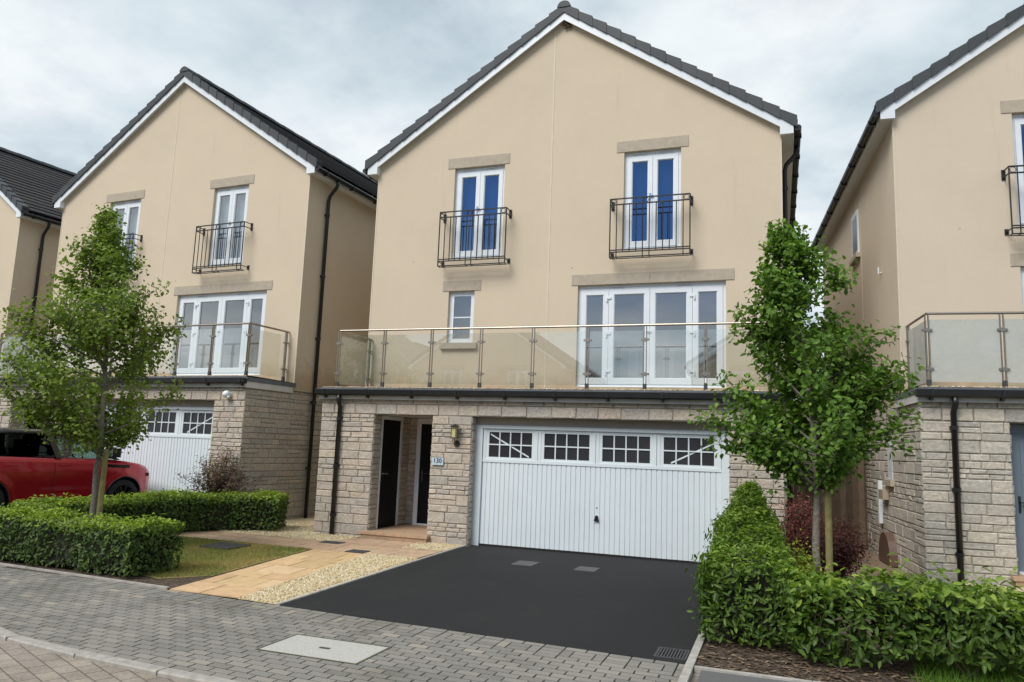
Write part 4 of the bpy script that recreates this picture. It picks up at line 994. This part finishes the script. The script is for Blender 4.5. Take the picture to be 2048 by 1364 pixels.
hedge('hedge', 'clipped dark green hedge along the pavement in front of the left tree', [(-8.0, -4.72, .46, .66), (-3, -4.76, .46, .65), (.98, -4.92, .44, .64)], 24000, .060, M['leaf_hedge'], 31, tmean=.26, ttop=.60, group='clipped garden hedges')
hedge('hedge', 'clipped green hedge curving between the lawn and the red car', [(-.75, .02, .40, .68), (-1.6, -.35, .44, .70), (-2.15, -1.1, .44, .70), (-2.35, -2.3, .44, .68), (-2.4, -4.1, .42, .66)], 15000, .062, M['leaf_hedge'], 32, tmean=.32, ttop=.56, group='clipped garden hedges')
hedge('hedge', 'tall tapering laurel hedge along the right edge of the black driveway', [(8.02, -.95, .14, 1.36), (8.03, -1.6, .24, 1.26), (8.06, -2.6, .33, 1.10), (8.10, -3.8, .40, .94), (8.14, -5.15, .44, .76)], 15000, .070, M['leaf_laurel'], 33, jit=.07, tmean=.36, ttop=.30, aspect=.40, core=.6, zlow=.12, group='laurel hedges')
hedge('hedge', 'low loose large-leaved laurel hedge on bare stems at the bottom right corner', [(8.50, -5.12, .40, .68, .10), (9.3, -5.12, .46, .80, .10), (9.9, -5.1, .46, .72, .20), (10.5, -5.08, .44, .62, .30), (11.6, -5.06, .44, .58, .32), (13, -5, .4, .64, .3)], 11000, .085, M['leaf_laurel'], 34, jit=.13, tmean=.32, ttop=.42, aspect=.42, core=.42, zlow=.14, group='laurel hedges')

def shrub(name, label, base, rx, ry, h, n, lsize, m, seed, aspect=.5, spiky=0, tmean=.45, cat='shrub', group=None):
    rg = np.random.default_rng(seed); root = empty(name, base); tag(root, label, cat, group); tb = MB(); T = []
    for k in range(34+int(26*spiky)):
        a = rg.uniform(0, 6.283); e = rg.uniform(.25, 1); R = rg.uniform(.55, 1.0+.25*spiky)
        p1 = np.array([math.cos(a)*rx*R*math.cos(e*1.45), math.sin(a)*ry*R*math.cos(e*1.45), h*(.25+.75*math.sin(e*1.5))*rg.uniform(.75, 1.05)])
        p0 = np.array([rg.normal()*.05, rg.normal()*.05, 0]); mid = (p0+p1)/2+np.array([0, 0, .15*h])+rg.normal(size=3)*.04
        tb.tube([tuple(p0), tuple(mid), tuple(p1)], [.010, .007, .003], 5, cap=False)
        for f in np.linspace(.3, 1, 14): T.append((1-f)**2*p0+2*f*(1-f)*mid+f*f*p1)
    tb.build('stem', M['twig'], root); T = np.array(T); idx = rg.integers(0, len(T), n)
    P = T[idx]+rg.normal(size=(n, 3))*(.055 if spiky else .08)*np.array([1, 1, .9]); P[:, 2] = np.abs(P[:, 2])+.01
    N = P*np.array([1, 1, .6])+np.array([0, 0, .3])+rg.normal(size=(n, 3))*.4
    br = rg.normal(size=len(T))*.10
    leaf_object('foliage', P, N, lsize*rg.uniform(.6, 1.3, n), tmean+br[idx]+rg.normal(size=n)*.17+.25*(P[:, 2]/h-.5), m, root, aspect, seed+1)
    return root
shrub('barberry_shrub', 'dull purple spiky shrub in front of the neighbouring garage pier on the left', (-2.25, -.15, .1), .95, .65, 1.45, 5600, .046, M['leaf_purple'], 41, spiky=1)
shrub('barberry_shrub', 'wide wine-red shrub behind the right tree trunk, beside the side path', (9.12, -1.1, 0), .66, .75, .98, 8500, .040, M['leaf_red'], 42, tmean=.42)
shrub('barberry_shrub', 'taller redder shrub against the stone corner behind the right tree', (8.74, -.55, 0), .45, .45, 1.25, 4200, .036, M['leaf_red'], 43, tmean=.6, spiky=.4)
shrub('golden_shrub', 'small yellow-green variegated shrub at the foot of the right tree', (8.62, -2.9, 0), .34, .45, .72, 2200, .045, M['leaf_yellow'], 44, tmean=.5)
shrub('golden_shrub', 'dry olive twiggy shrub wedged between the two laurel hedges', (8.40, -3.8, 0), .35, .4, .68, 1500, .05, M['leaf_laurel'], 45, tmean=.7)

def blades(name, poly, n, m, seed, h=.035, z=.005, patch=True):
    rg = np.random.default_rng(seed); poly = np.array(poly); lo, hi = poly.min(0), poly.max(0); P = []
    while len(P) < n:
        c = rg.uniform(lo, hi); ok = True
        for i in range(len(poly)):
            a, b = poly[i], poly[(i+1) % len(poly)]
            if (b[0]-a[0])*(c[1]-a[1])-(b[1]-a[1])*(c[0]-a[0]) < 0: ok = False; break
        if ok: P.append(c)
    P = np.array(P); mb = MB()
    pn = .5+.5*np.sin(P[:, 0]*2.7+1)*np.sin(P[:, 1]*2.2)+.25*np.sin(P[:, 0]*6.1)*np.sin(P[:, 1]*5.3+1)
    ang = rg.uniform(0, 6.28, n); hh = h*rg.uniform(.5, 1.4, n); ln = rg.normal(size=(n, 2))*.5
    for i in range(n):
        c, s = math.cos(ang[i])*.0035, math.sin(ang[i])*.0035; x, y = P[i]
        mb.poly([(x-c, y-s, z), (x+c, y+s, z), (x+ln[i, 0]*hh[i], y+ln[i, 1]*hh[i], z+hh[i])], 0, float(np.clip((.25+.45*pn[i] if patch else .4)+rg.normal()*.15, 0, 1)))
    tag(mb.build(name, m), kind='stuff')
blades('lawn_grass', [(-1.8, -4.4), (1.2, -5.05), (1.58, -4.6), (1.22, -1.92), (-1.45, -1.88)], 30000, M['blade'], 51)
blades('side_lawn_grass', [(9.3, -4.75), (15, -4.75), (15, -1.1), (10.5, -1.1)], 30000, M['blade_green'], 52, .07, .002, False)
blades('bed_grass', [(9.4, -5.88), (14, -5.88), (14, -4.75), (9.6, -4.75)], 9000, M['blade_green'], 53, .12, .002, False)
# bark chips and dead leaves in the bed
mb = MB(); rg = random.Random(61)
for i in range(2600):
    x, y = rg.uniform(7.76, 12), rg.uniform(-5.9, -4.2); L, w, a, tz = rg.uniform(.012, .04), rg.uniform(.005, .014), rg.random()*6.28, rg.uniform(-.3, .3)
    c, s = math.cos(a), math.sin(a); z = .008+rg.random()*.012
    mb.poly([(x-c*L-s*w, y-s*L+c*w, z), (x-c*L+s*w, y-s*L-c*w, z), (x+c*L+s*w, y+s*L-c*w, z+tz*L), (x+c*L-s*w, y+s*L+c*w, z+tz*L+.003)], 0, rg.random())
M['chip'] = tinted('bark_chip', [(0, (.04, .025, .016)), (.5, (.11, .07, .045)), (1, (.26, .19, .13))], nz=40, namt=.2)
tag(mb.build('bark_chippings', M['chip']), kind='stuff')

# ------------------------------------------------------------------ gate and meter housing
o = empty('side_gate', (9.40, 4.32, 0)); tag(o, 'brown close-boarded timber side gate and fence between the two houses', 'gate')
rg = random.Random(71); w = .115
for (nm, xa, xb, zt_) in (('fence_panel', -.80, -.03, 1.86), ('gate_leaf', -.02, .98, 1.93)):
    m = MB(); x = xa
    while x < xb-.02:
        b = min(xb, x+w); m.box(x+.002, b-.002, -.012, .012, .03, zt_+rg.uniform(-.006, .006), 0, rg.random()); x += w
    for zz in (.25, 1.0, 1.65): m.box(xa, xb, .0125, .05, zz, zz+.08, 0, .3)
    m.build(nm, M['wood'], o)
m = MB(); m.box(.985, 1.06, -.03, .06, 0, 1.9, 0, .4); m.build('gate_post', M['wood'], o)
m = MB(); m.lathe([(.02, 0), (.02, -.03), (0, -.032)], (.86, -.012, 1.05), 'y', 10); m.build('latch', M['black'], o)
o = empty('meter_box', (10.455-.20, 2.2, 0), .0765); tag(o, 'brown half-round gas meter housing standing against the stone side wall', 'meter box')
m = MB(); seg = 12; rr = .46
arc = [(-rr*math.cos(math.pi*k/seg), .02+.52*math.sin(math.pi*k/seg)**.8) for k in range(seg+1)]
for s0, s1, t0 in ((-.16, .10, 1),):
    f = [(s0+.05, y, z) for y, z in arc]; bk = [(s1, y*1.04, z*1.05) for y, z in arc]
    m.poly(f[::-1]); m.poly(bk)
    for i in range(seg): m.poly([f[i], f[i+1], bk[i+1], bk[i]])
    m.poly([f[0], bk[0], bk[-1], f[-1]])
m.build('lid', M['brownbox'], o)
m = MB(); m.tube([(.05, .35, .50), (.05, .35, .78)], .022, 8); m.build('pipe', M['black'], o)

# ------------------------------------------------------------------ red car (x forward, y left, z up)
def car(loc, head):
    root = empty('parked_car', loc, head); tag(root, 'glossy red sport utility car with black roof parked behind the hedge on the left', 'car')
    wb = 2.68; xr, xf = -wb, 0.0
    # body shell: a fine grid over each flank, opened round the wheels, closed by bonnet, tail and floor
    kx = [-3.62, -3.5, -3.2, -2.68, -1.6, -.45, 0, .35, .55, .70, .80, .86]
    kw = [.66, .80, .90, .955, .950, .950, .955, .94, .885, .79, .66, .46]
    ks = [.42, .34, .30, .27, .26, .26, .27, .28, .30, .33, .37, .44]
    kt = [1.02, 1.14, 1.185, 1.175, 1.150, 1.115, 1.075, 1.02, .96, .89, .80, .68]
    RA, ZA = .41, .355
    def half(x, z):
        w = np.interp(x, kx, kw); z0, z1 = np.interp(x, kx, ks), np.interp(x, kx, kt); t = (z-z0)/(z1-z0)
        f = np.interp(t, [0, .08, .30, .62, .74, .80, .92, 1.0], [.945, .965, .975, .995, 1.0, .990, .975, .925])
        fl = 0
        for xc in (xr, xf):
            d = math.hypot(x-xc, z-ZA); fl = max(fl, .022*max(0, 1-abs(d-RA-.03)/.10))
        dent = -.018*math.exp(-((t-.28)/.10)**2)*max(0, 1-abs(x+1.35)/.85)
        return w*f+fl+dent
    gx_ = np.unique(np.concatenate([np.arange(-3.62, .5, .045), np.linspace(.5, .86, 16)])); NZ = 26
    mb = MB()
    for sd in (1, -1):
        idx = {}; ins = {}
        for i, x in enumerate(gx_):
            z0, z1 = np.interp(x, kx, ks), np.interp(x, kx, kt)
            for j in range(NZ+1):
                z = z0+(z1-z0)*j/NZ; X, Z = x, z; inside = False
                for xc in (xr, xf):
                    d = math.hypot(X-xc, Z-ZA)
                    if d < RA:
                        inside = True
                        if d > 1e-6: X, Z = xc+(X-xc)*RA/d, ZA+(Z-ZA)*RA/d
                idx[i, j] = (X, sd*half(X, Z), Z); ins[i, j] = inside
        base = len(mb.v); mp_ = {}
        for i in range(len(gx_)-1):
            for j in range(NZ):
                q = [(i, j), (i+1, j), (i+1, j+1), (i, j+1)]
                if all(ins[k] for k in q): continue
                if sd < 0: pass
                else: q = q[::-1]
                for k in q:
                    if k not in mp_: mp_[k] = len(mb.v); mb.v.append(idx[k])
                mb.f.append(tuple(mp_[k] for k in q)); mb.m.append(1 if j == 0 else 0); mb.t.append(.5)
    # bonnet, deck and tail across the width
    rows = []
    for x in gx_:
        z1 = np.interp(x, kx, kt); w = half(x, z1); n0 = len(mb.v)
        for u_ in np.linspace(-1, 1, 13): mb.v.append((x, u_*w, z1+.035*(1-abs(u_)**3.0)))
        rows.append(n0)
    for a_, b_ in zip(rows, rows[1:]):
        for k in range(12): mb.f.append((a_+k, b_+k, b_+k+1, a_+k+1)); mb.m.append(0); mb.t.append(.5)
    for x in (gx_[0], gx_[-1]):
        z0, z1 = np.interp(x, kx, ks), np.interp(x, kx, kt); prev = None
        for j in range(NZ+1):
            z = z0+(z1-z0)*j/NZ; w = half(x, z); n0 = len(mb.v); mb.v += [(x, -w, z), (x, w, z)]
            if prev is not None: mb.f.append((prev, prev+1, n0+1, n0)); mb.m.append(0); mb.t.append(.5)
            prev = n0
    mb.poly([(-3.5, -.7, .30), (.8, -.6, .30), (.8, .6, .30), (-3.5, .7, .30)], 1)
    for xc in (xr, xf):                            # dark wheel housings
        for sd in (1, -1):
            pr = None
            for t_ in np.linspace(-.3, math.pi+.3, 24):
                X, Z = xc+(RA-.002)*math.cos(t_), ZA+(RA-.002)*math.sin(t_); n0 = len(mb.v); mb.v += [(X, sd*half(X, Z), Z), (X, sd*.55, Z)]
                if pr is not None: mb.f.append((pr, pr+1, n0+1, n0)); mb.m.append(1); mb.t.append(.5)
                pr = n0
            mb.poly([(xc+RA*math.cos(t_), sd*.56, ZA+RA*math.sin(t_)) for t_ in np.linspace(-.3, math.pi+.3, 20)], 1)
    body = mb.build('body', [M['carpaint'], M['drivejoint']], root, True)
    body.data.set_sharp_from_angle(angle=R_(40))
    # arch trims
    for x in (xr, xf):
        for s in (-1, 1):
            a = MB(); a.tube([(x+RA*math.cos(t), s*half(x+RA*math.cos(t), ZA+RA*math.sin(t)), ZA+RA*math.sin(t)) for t in np.linspace(-.12, math.pi+.12, 26)], .016, 6); a.build('arch_trim', M['carblack'], root, True)
    # greenhouse
    gx = [(-3.35, .70, 1.10), (-3.0, .74, 1.56), (-2.3, .76, 1.645), (-1.5, .76, 1.655), (-1.0, .745, 1.60), (-.62, .72, 1.47)]
    roof = MB(); R2 = []
    for (x, w, z) in [(-3.10, .70, 1.50), (-2.9, .73, 1.60), (-2.3, .755, 1.65), (-1.6, .755, 1.655), (-1.1, .735, 1.61), (-.9, .715, 1.565)]:
        n0 = len(roof.v); roof.v += [(x, y, zz) for y, zz in ((w, z-.08), (w-.02, z-.035), (w*.8, z), (0, z+.02), (-w*.8, z), (-w+.02, z-.035), (-w, z-.08), (-w+.06, z-.09), (w-.06, z-.09))]; R2.append(n0)
    for a, b in zip(R2, R2[1:]):
        for k in range(9): roof.f.append((a+k, a+(k+1) % 9, b+(k+1) % 9, b+k)); roof.m.append(0); roof.t.append(.5)
    for a in (R2[0], R2[-1]): roof.f.append(tuple(a+k for k in range(9))); roof.m.append(0); roof.t.append(.5)
    roof.build('roof', M['carblack'], root, True)
    for s in (-1, 1):
        def P(x, z): return (x, s*(.905-(z-1.13)*.36), z)
        def strip(a, b, w=.045):
            pil = MB()
            A, B = Vector(P(*a)), Vector(P(*b)); d = Vector((1, 0, 0)); out = Vector((0, s*.012, 0))
            q = [A-d*w, A+d*w, B+d*w, B-d*w]; pil.poly([p+out for p in q]); pil.poly([p-out*2 for p in q])
            for i in range(4): pil.poly([q[i]+out, q[(i+1) % 4]+out, q[(i+1) % 4]-out*2, q[i]-out*2])
            pil.build('pillar', M['carblack'], root)
        strip((-.20, 1.10), (-.98, 1.57), .055); strip((-1.42, 1.13), (-1.56, 1.58), .06); strip((-2.55, 1.15), (-2.72, 1.57), .05); strip((-3.34, 1.17), (-3.02, 1.53), .08)
        for (nm, q, g) in (('front_window', [(-.26, 1.115), (-1.38, 1.14), (-1.52, 1.57), (-1.00, 1.545)], 'car_glass'), ('rear_window', [(-1.47, 1.14), (-2.51, 1.165), (-2.68, 1.555), (-1.60, 1.575)], 'car_glass_dark'), ('quarter_window', [(-2.60, 1.165), (-3.26, 1.18), (-3.04, 1.5), (-2.76, 1.55)], 'car_glass_dark')):
            m = MB(); A = [Vector(P(*p)) for p in q]; m.poly(A); m.build(nm, M[g], root)
        # sill cladding, door seams, vent strip
        m = MB(); m.box(-2.24, -.44, min(s*.86, s*.925), max(s*.86, s*.925), .20, .30); m.build('sill_trim', M['carblack'], root)
        m = MB(); m.obox((-.24, s*.958, .985), (.30, 0, -.012), (0, .006, 0), (0, 0, .028)); m.build('fender_vent', M['carblack'], root)
        for xx in (-.50, -1.50):
            sm = MB(); zz_ = np.linspace(.34, 1.10, 12)
            for z_a, z_b in zip(zz_, zz_[1:]): sm.poly([(xx-.005, s*(half(xx, z_a)+.003), z_a), (xx+.005, s*(half(xx, z_a)+.003), z_a), (xx+.005, s*(half(xx, z_b)+.003), z_b), (xx-.005, s*(half(xx, z_b)+.003), z_b)])
            sm.build('door_seam', M['drivejoint'], root)
        for xx in (-1.30, -2.30):
            h = MB(); h.box(xx-.11, xx+.11, min(s*.945, s*.962), max(s*.945, s*.962), .985, 1.01); h.build('door_handle', M['carpaint'], root)
        mi = MB(); mi.obox((-.40, s*1.06, 1.25), (.075, s*.02, 0), (.02, -s*.115, 0), (0, 0, .09)); mi.obox((-.36, s*.95, 1.15), (.05, 0, 0), (0, .05, 0), (0, 0, .015)); mo = mi.build('door_mirror', M['carblack'], root)
        g = MB(); g.obox((-.485, s*1.045, 1.25), (.004, s*.001, 0), (.016, -s*.098, 0), (0, 0, .068)); g.build('mirror_glass', M['chrome'], mo)
        hl = MB(); hl.obox((.66, s*.78, .80), (.10, -s*.12, 0), (.012, s*.02, 0), (0, 0, .035)); hl.build('headlight', M['darkglass'], root)
        tl = MB(); tl.obox((-3.53, s*.74, 1.0), (.06, s*.10, 0), (0, s*.02, 0), (0, 0, .05)); tl.build('tail_light', M['carpaint'], root)
    ws = MB(); ws.poly([(-.10, .80, 1.10), (-.10, -.80, 1.10), (-.96, -.70, 1.58), (-.96, .70, 1.58)]); ws.build('windscreen', M['car_glass'], root)
    rw = MB(); rw.poly([(-3.42, .76, 1.17), (-3.42, -.76, 1.17), (-3.06, -.68, 1.50), (-3.06, .68, 1.50)]); rw.build('rear_screen', M['car_glass_dark'], root)
    it = MB()
    for yy in (-.38, .38): it.box(-1.75, -1.25, yy-.25, yy+.25, .5, .75); it.obox((-1.78, yy, 1.0), (.07, 0, 0), (0, .22, 0), (-.08, 0, .3)); it.obox((-1.85, yy, 1.38), (.05, 0, 0), (0, .12, 0), (0, 0, .08))
    it.box(-2.9, -2.5, -.65, .65, .5, 1.15); it.box(-.45, -.15, -.75, .75, .8, 1.02); it.build('seats', M['seatcloth'], root)
    sw = MB(); sw.tube([(-.72+.06*math.sin(a), -.38+.18*math.cos(a), 1.09+.17*math.sin(a)) for a in [2*math.pi*k/20 for k in range(21)]], .014, 6, cap=False); sw.build('steering_wheel', M['carblack'], root)
    for x in (xr, xf):
        for s in (-1, 1):
            w = empty('wheel', (x, s*.82, .355)); w.parent = root
            t = MB(); t.lathe([(.25, -.11), (.34, -.12), (.355, -.09), (.357, 0), (.355, .09), (.34, .12), (.25, .11)], (0, 0, 0), 'y', 36); t.build('tyre', M['tyre'], w, True)
            r = MB(); r.lathe([(.252, .10*s), (.235, .105*s), (.23, .04*s), (.20, -.02*s)], (0, 0, 0), 'y', 36); r.lathe([(.205, -.02*s), (0, -.02*s)], (0, 0, 0), 'y', 24)
            for k in range(10):
                a = 2*math.pi*k/10; c = Vector((math.cos(a), 0, math.sin(a))); tn = Vector((-math.sin(a), 0, math.cos(a)))
                r.obox(c*.14+Vector((0, s*.085, 0)), c*.095, tn*.014, (0, .015, 0))
            r.lathe([(0, .11*s), (.04, .108*s), (.05, .09*s), (.05, .05*s)], (0, 0, 0), 'y', 16); r.build('rim', M['rim'], w)
    return root
H_ = R_(84)
_fw = Vector((-4.2-.05, -.62, 0)); _c = Vector((-math.sin(H_), math.cos(H_), 0))*.86
car((_fw.x+_c.x, _fw.y+_c.y, .12), H_)

# ------------------------------------------------------------------ sky, sun, camera
SUN_E, SUN_A = R_(48), R_(205)                    # compass-style azimuth from +y, clockwise
w = bpy.data.worlds.new('World'); S.world = w; w.use_nodes = True; nt = w.node_tree
bg = nt.nodes['Background']; sk = nd(nt, 'ShaderNodeTexSky', sky_type='NISHITA', sun_disc=False)
sk.sun_elevation = SUN_E; sk.sun_rotation = SUN_A; sk.altitude = 50; sk.air_density = 1.0; sk.dust_density = .6; sk.ozone_density = 1.5
tc = nd(nt, 'ShaderNodeTexCoord'); sx = nd(nt, 'ShaderNodeSeparateXYZ'); lk(nt, tc.outputs['Generated'], sx.inputs[0])
zc = mth(nt, 'ADD', mth(nt, 'MAXIMUM', sx.outputs[2], 0.0), .22)
cb = nd(nt, 'ShaderNodeCombineXYZ'); lk(nt, mth(nt, 'DIVIDE', sx.outputs[0], zc), cb.inputs[0]); lk(nt, mth(nt, 'DIVIDE', sx.outputs[1], zc), cb.inputs[1])
mp = nd(nt, 'ShaderNodeMapping'); mp.inputs['Location'].default_value = (3.1, 1.7, 0); lk(nt, cb.outputs[0], mp.inputs[0])
n1 = noise(nt, mp.outputs[0], 1.8, 8, .52); n2 = noise(nt, mp.outputs[0], 2.6, 8, .6)
cloud = ramp(nt, n1, [(.28, (1.7, 2.1, 2.45)), (.40, (2.25, 2.7, 3.0)), (.50, (2.95, 3.35, 3.6)), (.61, (3.7, 3.95, 4.1)), (.78, (4.3, 4.4, 4.45))])
# clouds thin out high up behind the camera
beh = nd(nt, 'ShaderNodeMapRange'); beh.inputs[1].default_value = -.79; beh.inputs[2].default_value = -.87; lk(nt, sx.outputs[1], beh.inputs[0])
hig = nd(nt, 'ShaderNodeMapRange'); hig.inputs[1].default_value = .15; hig.inputs[2].default_value = .29; lk(nt, sx.outputs[2], hig.inputs[0])
gap = mth(nt, 'MULTIPLY', beh.outputs[0], hig.outputs[0]); cov = mth(nt, 'SUBTRACT', 1.0, mth(nt, 'MULTIPLY', gap, mth(nt, 'SUBTRACT', 1.6, n2), True), True)
thin = ramp(nt, n2, [(.30, (.80,)*3), (.50, (1, 1, 1))]).outputs[0]
cov2 = mth(nt, 'MULTIPLY', cov, thin)
lk(nt, mixc(nt, cov2, mixc(nt, 1.0, sk.outputs[0], (.10, .20, .36), 'MULTIPLY'), cloud.outputs[0]), bg.inputs[0]); bg.inputs[1].default_value = .1
sl = bpy.data.lights.new('sun', 'SUN'); sl.energy = 1.4; sl.angle = R_(32); sl.color = (1, .96, .90)
so = bpy.data.objects.new('sun', sl); COL.objects.link(so)
d = Vector((math.sin(SUN_A)*math.cos(SUN_E), math.cos(SUN_A)*math.cos(SUN_E), math.sin(SUN_E)))
so.rotation_euler = d.to_track_quat('Z', 'Y').to_euler(); so.location = (0, -20, 30)

cam = bpy.data.cameras.new('camera'); co = bpy.data.objects.new('camera', cam); COL.objects.link(co)
cam.sensor_width = 36; cam.lens = 1496.48/2048*36; cam.clip_start = .1; cam.clip_end = 2000
r = Vector((.94278, .33138, .03679)); u = Vector((.01228, -.14479, .98939)); f = Vector((-.33319, .93232, .14058))
mw = Matrix.Identity(4)
for i in range(3): mw[i][0] = r[i]; mw[i][1] = u[i]; mw[i][2] = -f[i]
mw.translation = (8.42028, -12.67596, 1.7693)
co.matrix_world = mw
S.camera = co
S.view_settings.view_transform = 'Standard'; S.view_settings.look = 'None'; S.view_settings.gamma = 1; S.view_settings.exposure = 1.22
S.cycles.max_bounces = 10; S.cycles.transparent_max_bounces = 16; S.cycles.glossy_bounces = 4; S.cycles.diffuse_bounces = 6
S.cycles.caustics_reflective = False; S.cycles.caustics_refractive = False
